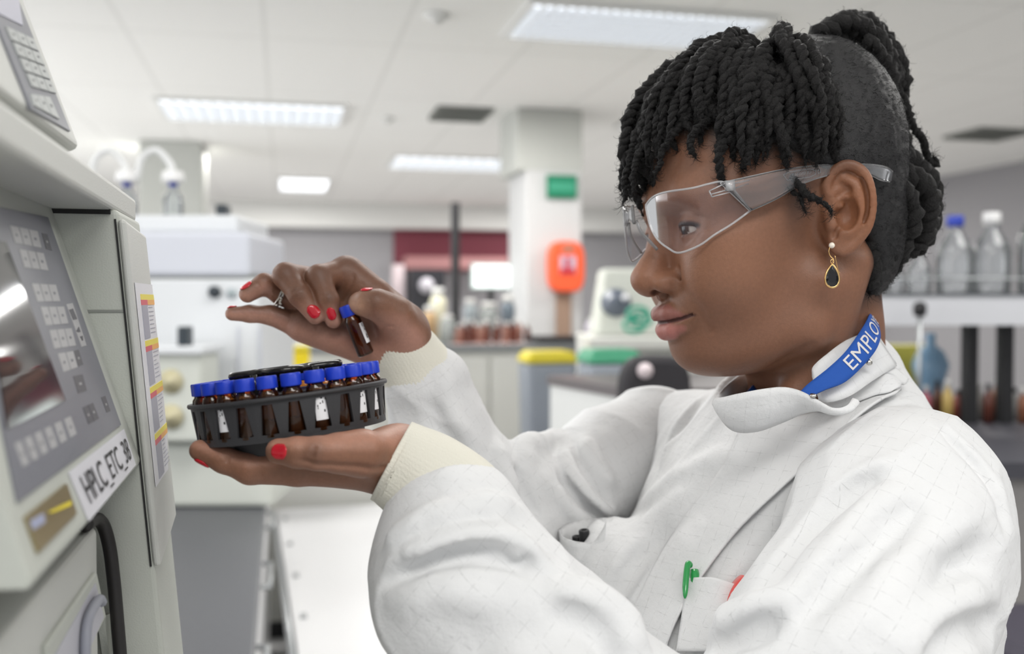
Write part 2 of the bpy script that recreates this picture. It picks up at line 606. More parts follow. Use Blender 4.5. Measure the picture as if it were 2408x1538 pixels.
B.u(lh([(725, 1082, .634, .0102), (615, 1088, .644, .0082), (552, 1072, .650, .0070), (505, 1056, .655, .0060)]), .003)
B.u(lh([(745, 1076, .654, .0095), (655, 1078, .670, .0074), (605, 1066, .678, .0064), (565, 1054, .683, .0056)]), .003)
# --- right hand (far): pinching the little bottle
rh = lh
for f in ([(950, 800, .785, .0175), (815, 648, .785, .0122)], [(945, 812, .790, .0170), (772, 674, .793, .0115)],
          [(935, 822, .792, .0165), (735, 722, .794, .0108)], [(925, 826, .788, .0155), (708, 768, .786, .0102)]):
    B.u(rh(f), .012)
B.u(rh([(905, 822, .780, .0150), (790, 790, .778, .0120), (720, 768, .782, .010)]), .012)
B.u(rh([(815, 640, .785, .0110), (890, 690, .780, .0095), (950, 755, .778, .0150)]), .012)
B.u(rh([(952, 785, .772, .0175), (928, 742, .758, .0148), (890, 718, .748, .0112)]), .010)
B.u(rh([(900, 722, .751, .0120), (884, 716, .747, .0108), (862, 713, .748, .0100), (846, 714, .751, .0088)]), .004)
B.u(rh([(815, 643, .785, .0120), (750, 652, .766, .0096), (772, 705, .757, .0078), (785, 752, .7575, .0066)]), .003)
B.u(rh([(772, 668, .793, .0115), (672, 648, .766, .0098), (704, 695, .757, .0082), (742, 742, .7575, .0068)]), .003)
B.u(rh([(735, 722, .794, .0108), (660, 690, .786, .0085), (622, 668, .778, .0082), (582, 692, .772, .0066)]), .003)
B.u(rh([(708, 768, .786, .0102), (635, 741, .782, .0074), (588, 738, .777, .0066), (546, 738, .772, .0054)]), .003)

BLO = np.array([-0.36, .48, -.62]); BHI = np.array([.42, 1.02, .26])
BV, BF_ = B.mesh(BLO, BHI, .00125, deep=.045)


def sculpt(V, N, model, pix, r, amp, keep=None):
    pts = model.trace(pix)
    pts = spline(pts, max(8, 4 * len(pix)))
    d, t = polydist(V, pts, 3 * r)
    w = np.exp(-(d / r) ** 2) * np.minimum(1, np.minimum(t, 1 - t) * 6 + .15)
    V += N * (amp * w)[:, None]
    return w


def blend(C, w, col):
    w = np.clip(w, 0, 1)[:, None]
    C[:] = C * (1 - w) + np.asarray(col) * w


BN = vnormals(BV, BF_)
# creases (knuckles, palm lines, neck, smile fold, lids)
for pix, r, a in [
    ([(730, 800), (745, 770), (752, 745)], .0012, -.0007), ([(672, 772), (680, 752), (682, 738)], .0010, -.0007),
    ([(630, 757), (632, 742), (631, 727)], .0010, -.0006), ([(590, 752), (593, 738), (591, 726)], .0010, -.0006),
    ([(832, 640), (828, 665), (812, 700), (802, 712)], .0014, -.0012), ([(850, 648), (852, 668), (840, 690)], .0009, -.0005),
    ([(806, 640), (808, 662), (800, 680)], .0009, -.0005), ([(880, 790), (905, 770), (930, 768)], .0011, -.0006),
    ([(755, 697), (772, 690)], .0012, -.0006), ([(686, 690), (706, 678)], .0012, -.0006), ([(690, 700), (710, 690)], .0010, -.0005),
    ([(735, 1080), (737, 1062), (742, 1046)], .0014, -.0009), ([(728, 1078), (730, 1062)], .0010, -.0006),
    ([(532, 1090), (535, 1072)], .0012, -.0009), ([(612, 1120), (616, 1098)], .0012, -.0009),
    ([(700, 1082), (760, 1095), (850, 1100), (930, 1102)], .0022, -.0018),
    ([(866, 696), (872, 716), (870, 738)], .0010, -.0005), ([(613, 690), (610, 672), (598, 660)], .0010, -.0006),
    ([(1800, 868), (1860, 838), (1920, 800)], .0050, -.0016), ([(1815, 885), (1870, 858)], .0022, -.0006),
    ([(1596, 655), (1612, 690), (1640, 722), (1656, 750)], .0050, -.0011), ([(1645, 742), (1662, 765), (1672, 790)], .0040, -.0010),
    ([(1598, 512), (1640, 508), (1685, 520)], .0010, -.0008), ([(1610, 556), (1660, 540), (1690, 525)], .0012, -.0006),
]:
    sculpt(BV, BN, B, pix, r, a)

# --- skin tints
C = np.tile(np.array([.212, .100, .060]), (len(BV), 1))
H = tohl(BV)
head = (H[:, 2] > -.11) & (H[:, 0] > -.12) & (H[:, 0] < .13) & (np.abs(H[:, 1]) < .11)
nz = np.array([noise.noise(Vector(v * 28)) for v in BV[::1]]) if len(BV) < 900000 else np.zeros(len(BV))
C *= (1 + .10 * nz)[:, None]
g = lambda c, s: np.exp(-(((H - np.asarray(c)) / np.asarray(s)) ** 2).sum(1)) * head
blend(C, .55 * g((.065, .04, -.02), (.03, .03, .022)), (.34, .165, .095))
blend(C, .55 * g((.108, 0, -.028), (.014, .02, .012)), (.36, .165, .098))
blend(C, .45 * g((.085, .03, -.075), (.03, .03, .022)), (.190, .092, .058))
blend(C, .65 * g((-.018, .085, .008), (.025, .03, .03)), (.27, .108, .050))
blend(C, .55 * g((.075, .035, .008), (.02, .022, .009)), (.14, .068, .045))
ul = UL(BV.astype(np.float32)); ll = LL(BV.astype(np.float32))
blend(C, np.clip((.0009 - ul) / .0008, 0, 1) * (H[:, 2] > -.0640), (.245, .098, .080))
blend(C, np.clip((.0007 - ll) / .0008, 0, 1) * (H[:, 2] < -.0600), (.385, .150, .130))
slit = np.minimum(ul, ll)
blend(C, np.clip((.0022 - np.abs(H[:, 2] + .0612 - .0040 * (np.abs(H[:, 1]) / .028) ** 2)) / .0012, 0, 1) * (np.maximum(ul, ll) < .0035) * .85 * (H[:, 0] > .07), (.045, .016, .014))
blend(C, np.clip(1 - (((H - np.array([.0990, .0085, -.0405])) / np.array([.0085, .0052, .0045])) ** 2).sum(1), 0, 1) * 2.0, (.035, .015, .012))
# short dark stubble of the hairline, temples
hl_line = .052 - .0 * H[:, 0]
cap_d = np.maximum(.050 - H[:, 2] + .45 * np.clip(H[:, 0] - .02, 0, 1), 0)
stub = np.clip(1 - cap_d / .020, 0, 1) * head * (H[:, 2] > .02)
back = np.clip((-.034 - H[:, 0]) / .010, 0, 1) * np.clip((H[:, 2] + .070) / .02, 0, 1) * head * (np.abs(H[:, 1]) < .078)
stub = np.maximum(stub, back)
stub = np.maximum(stub, .75 * g((.018, .070, .016), (.012, .02, .017)))
blend(C, stub * .96, (.012, .010, .010))
# brow
bd, _ = polydist(H, [(.096, .010, .022), (.092, .028, .030), (.075, .050, .027)], .01)
blend(C, np.clip(1 - bd / .0038, 0, 1) * .7, (.035, .02, .015))
# eyelid rim / lash line
ld, _ = polydist(H, [(.087, .021, .0045), (.0898, .031, .0078), (.0855, .042, .0068), (.078, .048, .003)], .01)
blend(C, np.clip(1.5 - ld / .0020, 0, 1) * .95, (.016, .010, .009))
ld, _ = polydist(H, [(.087, .021, .001), (.0890, .031, -.0008), (.085, .042, .0003), (.078, .048, .0025)], .01)
blend(C, np.clip(1.2 - ld / .0012, 0, 1) * .7, (.05, .026, .02))
# palms and finger pads
hand = BV[:, 0] < -.05
hy = 769 - BV[:, 2] / BV[:, 1] * FPX; hx = 1204 + BV[:, 0] / BV[:, 1] * FPX
rhand = hand & (BV[:, 1] > .70); lhand = hand & (BV[:, 1] < .70)
pn = nrm(np.array([-.20, -.85, -.40]))
pal = np.clip((BN @ pn - .12) / .5, 0, 1) * rhand * np.clip((hy - (700 + (hx - 700) * .12)) / 40, 0, 1)
blend(C, .9 * pal, (.43, .225, .170))
fing = np.clip((BN @ nrm(np.array([-.3, -.75, -.6])) - .2) / .5, 0, 1) * rhand * (hx < 640)
blend(C, .8 * fing, (.42, .225, .165))
td = np.linalg.norm(BV - U(842, 716, .742), axis=1)
blend(C, np.clip(1.5 - td / .010, 0, 1) * .9, (.52, .30, .20))
dors = np.clip((BN @ nrm(np.array([-.1, -.1, 1.0])) + .05) / .6, 0, 1) * rhand
blend(C, .62 * dors, (.140, .070, .047))
pal2 = np.clip((BN[:, 2] - .1) / .5, 0, 1) * lhand
blend(C, .8 * pal2, (.42, .215, .150))
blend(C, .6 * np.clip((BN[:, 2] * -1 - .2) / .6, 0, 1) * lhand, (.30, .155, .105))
for (x, y, d, r) in [(752, 645, .757, .010), (672, 640, .757, .011), (776, 700, .75, .005), (700, 690, .75, .006), (740, 1060, .548, .006), (815, 612, .78, .014), (875, 712, .74, .007)]:
    kd = np.linalg.norm(BV - U(x, y, d), axis=1)
    blend(C, np.exp(-(kd / r) ** 2) * .6, (.105, .054, .037))


def skin_mat():
    m = mat('skin', (.262, .128, .078), rough=.46, spec=.42)
    nt = m.node_tree; b = nt.nodes['Principled BSDF']
    at = nt.nodes.new('ShaderNodeAttribute'); at.attribute_name = 'Col'
    tc = nt.nodes.new('ShaderNodeTexCoord')
    n1 = nt.nodes.new('ShaderNodeTexNoise'); n1.inputs['Scale'].default_value = 420; n1.inputs['Detail'].default_value = 3
    nt.links.new(tc.outputs['Object'], n1.inputs['Vector'])
    mx = nt.nodes.new('ShaderNodeMix'); mx.data_type = 'RGBA'; mx.blend_type = 'MULTIPLY'; mx.inputs[0].default_value = 1
    ramp = nt.nodes.new('ShaderNodeMapRange'); ramp.inputs[3].default_value = .86; ramp.inputs[4].default_value = 1.14
    nt.links.new(n1.outputs['Fac'], ramp.inputs[0])
    nt.links.new(at.outputs['Color'], mx.inputs[6]); nt.links.new(ramp.outputs[0], mx.inputs[7])
    nt.links.new(mx.outputs[2], b.inputs['Base Color'])
    vo = nt.nodes.new('ShaderNodeTexVoronoi'); vo.inputs['Scale'].default_value = 900
    nt.links.new(tc.outputs['Object'], vo.inputs['Vector'])
    bp = nt.nodes.new('ShaderNodeBump'); bp.inputs['Strength'].default_value = .22; bp.inputs['Distance'].default_value = .0004
    nt.links.new(vo.outputs['Distance'], bp.inputs['Height']); nt.links.new(bp.outputs['Normal'], b.inputs['Normal'])
    b.inputs['Subsurface Weight'].default_value = .12
    b.inputs['Subsurface Radius'].default_value = (1.0, .35, .18)
    b.inputs['Subsurface Scale'].default_value = .004
    return m


SKIN = skin_mat()
FLOORPT = toW(tp(.02, 0, 0)); FLOORPT[2] = 0
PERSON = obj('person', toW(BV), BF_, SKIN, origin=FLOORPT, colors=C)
tag(PERSON, 'woman in a white lab coat and clear glasses holding up a small amber bottle', 'person')

# --- eyeballs
def eye_mat():
    m = mat('eyeball', (.55, .50, .45), rough=.22, spec=.35)
    nt = m.node_tree; b = nt.nodes['Principled BSDF']
    at = nt.nodes.new('ShaderNodeAttribute'); at.attribute_name = 'Col'
    nt.links.new(at.outputs['Color'], b.inputs['Base Color'])
    return m


for s in (1, -1):
    c = hl(.0760, .032 * s, .0045)
    bmh = bmesh.new(); bmesh.ops.create_uvsphere(bmh, u_segments=48, v_segments=32, radius=.0124)
    EV = np.array([v.co[:] for v in bmh.verts]); EF = [[v.index for v in f.verts] for f in bmh.faces]; bmh.free()
    g_ = nrm(HF + .02 * HL - .05 * HU)
    dt = (EV / .0124) @ g_
    ec_ = np.tile(np.array([.46, .41, .37]), (len(EV), 1))
    ec_[dt > .85] = (.045, .020, .012); ec_[dt > .965] = (.004, .004, .004)
    obj('eye', toW(EV + c), EF, eye_mat(), PERSON, colors=ec_)

# --- fingernails
NAILM = mat('red_nail_polish', (.50, .008, .020), rough=.2, spec=.5, coat=.3)


def nail(px, py, ax, n=None, w=.0088, l=.0105, d=None, lift=.0004, side=0.0):
    p = B.trace([(px, py)])[0] if d is None else U(px, py, d)
    nn = B.grad([p])[0] if n is None else nrm(n)
    if n is not None and d is None:
        # slide round the finger until the surface faces n
        q = p.copy()
        for _ in range(12):
            gq = B.grad([q])[0]
            q = q + (nn - gq * (nn @ gq)) * .0012
            q = q - B.grad([q])[0] * float(B([q])[0])
        p = q; nn = B.grad([p])[0]
    ax = np.asarray(ax, float); ax = nrm(ax - nn * (ax @ nn)); sd = np.cross(nn, ax)
    nu, nv = 15, 17; V = []; H_ = []
    for i in range(nu):
        u = -1 + 2 * i / (nu - 1)
        for j in range(nv):
            v = -1 + 2 * j / (nv - 1)
            ww = w / 2 * (1 - abs(v) ** 5 * .30 - (.06 if v < 0 else 0) * abs(v))
            ll_ = l / 2 * (1 - abs(u) ** 3.0 * .28)
            V.append(p + sd * (u * ww) + ax * (v * ll_)); H_.append(lift + .0006 * (1 - u ** 4) * (1 - v ** 4))
    V = np.array(V)
    for _ in range(2): V = V - B.grad(V) * B(V)[:, None]
    V = V + B.grad(V) * np.array(H_)[:, None]
    return obj('fingernail', toW(V), gridfaces(nu, nv), NAILM, PERSON, solid=-.0007)


nail(779, 738, U(786, 752, .75) - U(774, 710, .757), w=.0072, l=.0098)
nail(737, 733, U(743, 745, .75) - U(712, 705, .757), w=.0094, l=.0110)
nail(580, 682, U(574, 694, .77) - U(600, 668, .77), n=(-.35, -.35, .85), w=.0086, l=.0105)
nail(548, 735, U(540, 738, .77) - U(560, 738, .777), n=(-.2, .3, .9), w=.0070, l=.0085)
nail(850, 704, U(838, 706, .752) - U(880, 702, .749), n=(.12, .36, .90), w=.0095, l=.0100)
nail(657, 1062, U(640, 1060, .56) - U(690, 1063, .556), w=.0098, l=.0100)
nail(474, 1072, U(462, 1060, .585) - U(490, 1074, .583), n=(-.4, -.25, -.85), w=.0080, l=.0100)
# ================================================================== hair
HAIRM = mat('black_hair', (.0082, .0076, .0076), rough=.58, spec=.22, bump=1.0, bump_scale=900, sheen=.04, noise_amt=.85, noise_scale=700)
HC = Model()
HC.u(hell((-.005, 0, .047), (.0975, .0795, .0920)))
HC.u(hell((.034, 0, .050), (.064, .066, .062)), .02)
HC.u(hell((-.040, 0, .073), (.0600, .068, .073)), .018)
HC.u(hell((-.052, 0, -.012), (.042, .058, .054)), .03)
HC.u(hell((-.078, 0, -.004), (.026, .032, .036)), .015)


def half(n, thr):
    nn = HM @ nrm(n)
    return lambda P: (thr - (np.asarray(P) - HO.astype(np.float32)) @ nn.astype(np.float32)).astype(np.float32)


def hreg(P):
    a = half((-.50, 0, .866), .0300)(P)
    b = half((-.94, 0, .34), .0330)(P)
    return smin(a, b, .012)


HC.i(hreg, .012)
HC.i(half((0, 0, 1), -.066), .01)
HCV, HCF = HC.mesh(HO + np.array([-.16, -.12, -.12]), HO + np.array([.20, .12, .20]), .0016)
HN = vnormals(HCV, HCF)
wv = np.array([noise.noise(Vector(v * 160)) for v in HCV]); HCV = HCV + HN * (wv * .0008)[:, None]
CAPM = mat('smoothed_hair', (.0095, .0092, .0102), rough=.45, spec=.45, bump=.55, bump_scale=1500, noise_amt=.9, noise_scale=900)


def wisps(P, Nn, D, n, L, r=.00011, curl=.35):
    """n fine hairs starting at rows of P, leaning along D"""
    Vs = []; Fs = []; base = 0
    for i in RNG.randint(0, len(P), n):
        p = P[i]; d = nrm(D[i] + Nn[i] * RNG.uniform(.05, .5) + RNG.normal(0, .35, 3)); pts = [p]
        ln = L * RNG.uniform(.4, 1.2) / 4
        ax = nrm(RNG.normal(0, 1, 3))
        for k in range(4):
            d = nrm(d + np.cross(ax, d) * curl * 1.4 + RNG.normal(0, .16, 3))
            p = p + d * ln; pts.append(p)
        V, F = tube_mesh(pts, [r, r, r, r * .8, r * .4], 3, False)
        Vs.append(V); Fs.append(np.array(F) + base); base += len(V)
    return np.concatenate(Vs), np.concatenate(Fs)


back = np.tile(-HF * .8 - HU * .5, (len(HCV), 1))
WV_, WF_ = wisps(HCV, HN * .6, back, 15000, .0045)
HAIR = obj('hair', toW(np.concatenate([HCV, WV_])), np.concatenate([HCF, WF_ + len(HCV)]), CAPM, PERSON)
HAIR['label'] = 'short black hair smoothed back over the side of the head'


def twist(path, r0=.0037, pitch=.0135, taper=.45, nseg=None, fuzz=200, name='hair_twist'):
    """two strands wound round each other along path (viewer frame)"""
    path = np.asarray(path, float)
    seg = np.linalg.norm(np.diff(path, axis=0), axis=1); L = seg.sum()
    n = nseg or max(14, int(L / .0021)); P = spline(path, n)
    q_ = RNG.uniform(0, 50)
    P = P + np.array([[noise.noise(Vector((i * .17 + q_, c_ * 9.1, q_))) for c_ in range(3)] for i in range(n)]) * .0026
    T = np.gradient(P, axis=0); T /= np.linalg.norm(T, axis=1, keepdims=True)
    e = nrm(np.cross(T[0], [0.3, .2, .9])); ph0 = RNG.uniform(0, 6.28)
    Vs = []; Fs = []; base = 0; A = [[], []]; R = []
    for i in range(n):
        e = nrm(e - T[i] * (e @ T[i])); g = np.cross(T[i], e); s = i / (n - 1)
        a = ph0 + 2 * PI * s * L / pitch + 1.3 * noise.noise(Vector((i * .11, q_, 3)))
        k = (1 - (1 - taper) * s ** 2.2)
        if s > .93: k *= max(.25, (1 - s) / .07)
        R.append(r0 * k * (1 + .28 * noise.noise(Vector((i * .33, q_, 7))) + .14 * RNG.normal()))
        o = (math.cos(a) * e + math.sin(a) * g) * r0 * .70 * k
        A[0].append(P[i] + o); A[1].append(P[i] - o)
    for st in A:
        V, F = tube_mesh(st, R, 8, True)
        V = V + np.array([noise.noise_vector(Vector(v * 430)) for v in V]) * .0013
        Fq = np.array([f for f in F if len(f) == 4]); Vs.append(V); Fs.append(Fq + base); base += len(V)
    allp = np.concatenate([np.array(A[0]), np.array(A[1])]); nn = allp - np.concatenate([P, P]); nn /= np.linalg.norm(nn, axis=1, keepdims=True) + 1e-9
    tt = np.concatenate([T, T])
    rr = np.concatenate([R, R])[:, None]
    V, F = wisps(allp + nn * rr * .8, nn, tt * .7, fuzz, .0065, .00010, .6); Vs.append(V); Fs.append(F + base); base += len(V)
    tipn = 14
    V, F = wisps(np.tile(P[-3:], (5, 1)), np.tile(T[-3:], (5, 1)), np.tile(T[-3:], (5, 1)), tipn, .010, .00012, .4); Vs.append(V); Fs.append(F + base)
    return obj(name, toW(np.concatenate(Vs)), np.concatenate(Fs), HAIRM, HAIR)


def shell(az, el, lift=0.0):
    """point of the fringe shell: az 0 = forehead, 90 = left temple"""
    ca, sa, ce, se = math.cos(az), math.sin(az), math.cos(el), math.sin(el)
    ra = .1160 if ca > 0 else .09
    return hl(0, 0, 0) + HF * (-.010 + (ra + lift) * ca * ce) + HL * ((.0835 + lift) * sa * ce) + HU * (.052 + (.0925 + lift) * se)


def tipc(azd):
    xs = [-90, -60, -30, -8, 6, 16, 26, 38, 50, 62, 74, 86, 98, 110]
    ys = [-.010, -.008, -.016, -.026, -.030, -.008, .024, .020, .006, -.004, -.008, -.006, .004, .022]
    return float(np.interp(azd, xs, ys))


az_list = [(-84, 14), (-68, 30), (-54, 18), (-42, 36), (-30, 22), (-20, 44)]
for k in range(20): az_list.append((-12 + k * 5.2 + RNG.uniform(-2, 2), RNG.uniform(56, 84)))
for k in range(20): az_list.append((-9 + k * 5.0 + RNG.uniform(-2, 2), RNG.uniform(38, 62)))
for k in range(18): az_list.append((-8 + k * 5.4 + RNG.uniform(-2, 2), RNG.uniform(22, 42)))
NTW = 0
for n_, (azd, el0) in enumerate(az_list):
    layer = .0015 if el0 > 50 else (-.003 if el0 > 34 else -.006)
    tc_ = tipc(azd) + RNG.uniform(-.012, .012) + (.004 if el0 > 50 else 0)
    if azd > -4 and el0 < 50: tc_ += .022 * max(0, 1 - abs(azd - 14) / 22)
    if 4 < azd < 20: tc_ = max(tc_, -.002)
    se = max(-.75, min(.98, tc_ / .0925)); el1 = math.asin(se)
    pts = []; dr = RNG.uniform(-.10, .10); w1, w2 = RNG.uniform(0, 6, 2)
    lifts = RNG.uniform(-.002, .005)
    for q in range(7):
        s = q / 6
        el = rad(el0) * (1 - s) + el1 * s
        az = rad(azd) + dr * s + .035 * math.sin(w1 + 5 * s)
        lf = layer + lifts + .0045 * math.sin(PI * min(1, s * 1.1)) + .003 * math.sin(w2 + 4.2 * s) - (.010 if q == 0 else 0)
        pts.append(shell(az, el, lf))
    twist(pts, RNG.uniform(.0027, .0036), RNG.uniform(.0105, .0165)); NTW += 1

# the tail pinned over the crown, the bun at the nape and loose ends
TAILS = [
    ([(1945, 92, .768), (1998, 76, .772), (2042, 94, .772), (2078, 134, .772), (2098, 184, .774), (2106, 236, .776)], .0058),
    ([(1915, 92, .755), (1955, 66, .760), (2000, 54, .765), (2045, 72, .768), (2080, 110, .77), (2104, 160, .775), (2112, 215, .778)], .0052),
    ([(1930, 80, .765), (1975, 52, .770), (2025, 56, .775), (2070, 94, .778), (2108, 150, .78), (2120, 225, .782)], .0048),
    ([(1960, 66, .785), (2005, 46, .79), (2055, 62, .79), (2096, 110, .79), (2118, 170, .79), (2108, 235, .79)], .0050),
    ([(2035, 92, .755), (2070, 128, .758), (2094, 175, .762), (2104, 225, .766), (2118, 268, .768), (2128, 310, .77)], .0040),
    ([(1975, 60, .775), (2015, 44, .78), (2062, 74, .78), (2110, 128, .782), (2130, 190, .783), (2124, 250, .784)], .0044),
    ([(2108, 205, .778), (2128, 245, .778), (2144, 278, .778), (2152, 306, .778), (2168, 326, .778), (2176, 356, .778), (2190, 380, .778), (2201, 378, .778), (2196, 362, .778)], .0026),
    ([(2045, 392, .735), (2095, 400, .745), (2150, 418, .752), (2184, 460, .756), (2188, 520, .758), (2165, 572, .758), (2122, 598, .757)], .0058),
    ([(2060, 425, .728), (2105, 436, .734), (2140, 475, .738), (2142, 535, .740), (2118, 585, .742), (2096, 622, .745)], .0056),
    ([(2065, 372, .755), (2115, 362, .765), (2150, 388, .770), (2186, 432, .772), (2196, 500, .775), (2180, 560, .775), (2150, 600, .775)], .0060),
    ([(2060, 470, .722), (2092, 505, .726), (2100, 560, .728), (2082, 612, .732), (2060, 655, .738)], .0054),
    ([(2075, 520, .735), (2115, 540, .742), (2122, 590, .745), (2105, 632, .748), (2090, 655, .75)], .0046),
    ([(2045, 560, .722), (2052, 610, .720), (2050, 655, .720), (2042, 690, .722)], .0048),
    ([(2058, 560, .745), (2066, 610, .748), (2060, 645, .75), (2050, 682, .752)], .0048),
    ([(2090, 380, .785), (2140, 392, .79), (2180, 440, .795), (2190, 520, .80), (2160, 590, .80)], .0060),
    ([(2080, 440, .80), (2130, 470, .81), (2150, 540, .81), (2120, 600, .805), (2085, 650, .80)], .0060),
    ([(2082, 300, .765), (2112, 325, .768), (2135, 360, .770), (2150, 395, .772)], .0050),
    ([(2100, 250, .775), (2112, 290, .775), (2128, 330, .775), (2140, 372, .775)], .0042),
    ([(1600, 190, .722), (1540, 245, .722), (1500, 310, .724), (1478, 380, .726), (1470, 440, .727), (1466, 486, .728)], .0024),
    ([(1610, 210, .716), (1555, 270, .714), (1512, 340, .716), (1492, 405, .718), (1484, 462, .720)], .0022),
    ([(1590, 180, .735), (1520, 240, .738), (1478, 320, .740), (1462, 400, .742), (1462, 455, .743)], .0024),
    ([(1640, 230, .702), (1598, 290, .698), (1566, 345, .700), (1548, 388, .704), (1540, 418, .706)], .0021),
    ([(1690, 250, .692), (1648, 300, .687), (1628, 340, .687), (1632, 372, .688)], .0023),
    ([(1720, 270, .688), (1698, 330, .681), (1690, 385, .680), (1697, 432, .682)], .0028),
    ([(1790, 280, .682), (1768, 340, .674), (1756, 380, .676), (1752, 400, .678)], .0026),
    ([(1850, 290, .680), (1842, 330, .674), (1845, 365, .675), (1850, 388, .677)], .0028),
    ([(1856, 408, .688), (1870, 432, .681), (1886, 450, .674), (1908, 466, .670), (1930, 475, .669), (1948, 492, .668), (1958, 502, .668)], .0020),
    ([(1850, 412, .690), (1866, 440, .681), (1878, 462, .675), (1888, 478, .673), (1898, 494, .673)], .0013),
]
for pts, r in TAILS: twist([U(*p) for p in pts], r, r * 3.5, fuzz=260)
# ================================================================== things worn on the head and neck
def clear_mat(name, tint, haze=0.0, hazecol=(.8, .8, .8), rough=.03, boost=1.0):
    m = bpy.data.materials.new(name); m.use_nodes = True; nt = m.node_tree
    for n in list(nt.nodes): nt.nodes.remove(n)
    out = nt.nodes.new('ShaderNodeOutputMaterial'); tr = nt.nodes.new('ShaderNodeBsdfTransparent'); tr.inputs[0].default_value = (*tint, 1)
    gl = nt.nodes.new('ShaderNodeBsdfGlossy'); gl.inputs['Roughness'].default_value = rough
    fr = nt.nodes.new('ShaderNodeFresnel'); fr.inputs['IOR'].default_value = 1.5
    mul = nt.nodes.new('ShaderNodeMath'); mul.operation = 'MULTIPLY'; mul.inputs[1].default_value = boost
    nt.links.new(fr.outputs[0], mul.inputs[0])
    mx = nt.nodes.new('ShaderNodeMixShader'); nt.links.new(mul.outputs[0], mx.inputs[0]); nt.links.new(tr.outputs[0], mx.inputs[1]); nt.links.new(gl.outputs[0], mx.inputs[2])
    last = mx
    if haze > 0:
        df = nt.nodes.new('ShaderNodeBsdfDiffuse'); df.inputs[0].default_value = (*hazecol, 1)
        m2 = nt.nodes.new('ShaderNodeMixShader'); m2.inputs[0].default_value = haze
        nt.links.new(mx.outputs[0], m2.inputs[1]); nt.links.new(df.outputs[0], m2.inputs[2]); last = m2
    nt.links.new(last.outputs[0], out.inputs[0])
    return m


LENSM = clear_mat('clear_lens', (.955, .95, .97), .022, (.72, .70, .88), .015, 1.1)  # lilac haze colour stands in for reflections on the lens
TEMPM = clear_mat('clear_temple', (.95, .95, .955), .05, (.85, .85, .88), .10, 1.1)
RIMM = clear_mat('clear_rim', (.95, .96, .97), .26, (.95, .96, .98), .04, 2.0)  # white haze colour imitates the bright highlights along the edges
PADM = clear_mat('clear_pad', (.75, .75, .76), .40, (.42, .42, .42), .1)

HOf = HO


def wrap(px, py, ca=.0395, ra=.0768, rb=.0745):
    """sight line meets the curved face of the spectacles"""
    o = -HO; d = U(px, py, 1.0)
    oa, ob = o @ HF, o @ HL; da, db = d @ HF, d @ HL
    A = (da / ra) ** 2 + (db / rb) ** 2; Bq = 2 * ((oa - ca) * da / ra ** 2 + ob * db / rb ** 2); Cq = ((oa - ca) / ra) ** 2 + (ob / rb) ** 2 - 1
    disc = max(Bq * Bq - 4 * A * Cq, 0)
    t = (-Bq - math.sqrt(disc)) / (2 * A)
    return d * t


def mirror(V):
    V = np.asarray(V); return V - 2 * ((V - HO) @ HL)[:, None] * HL


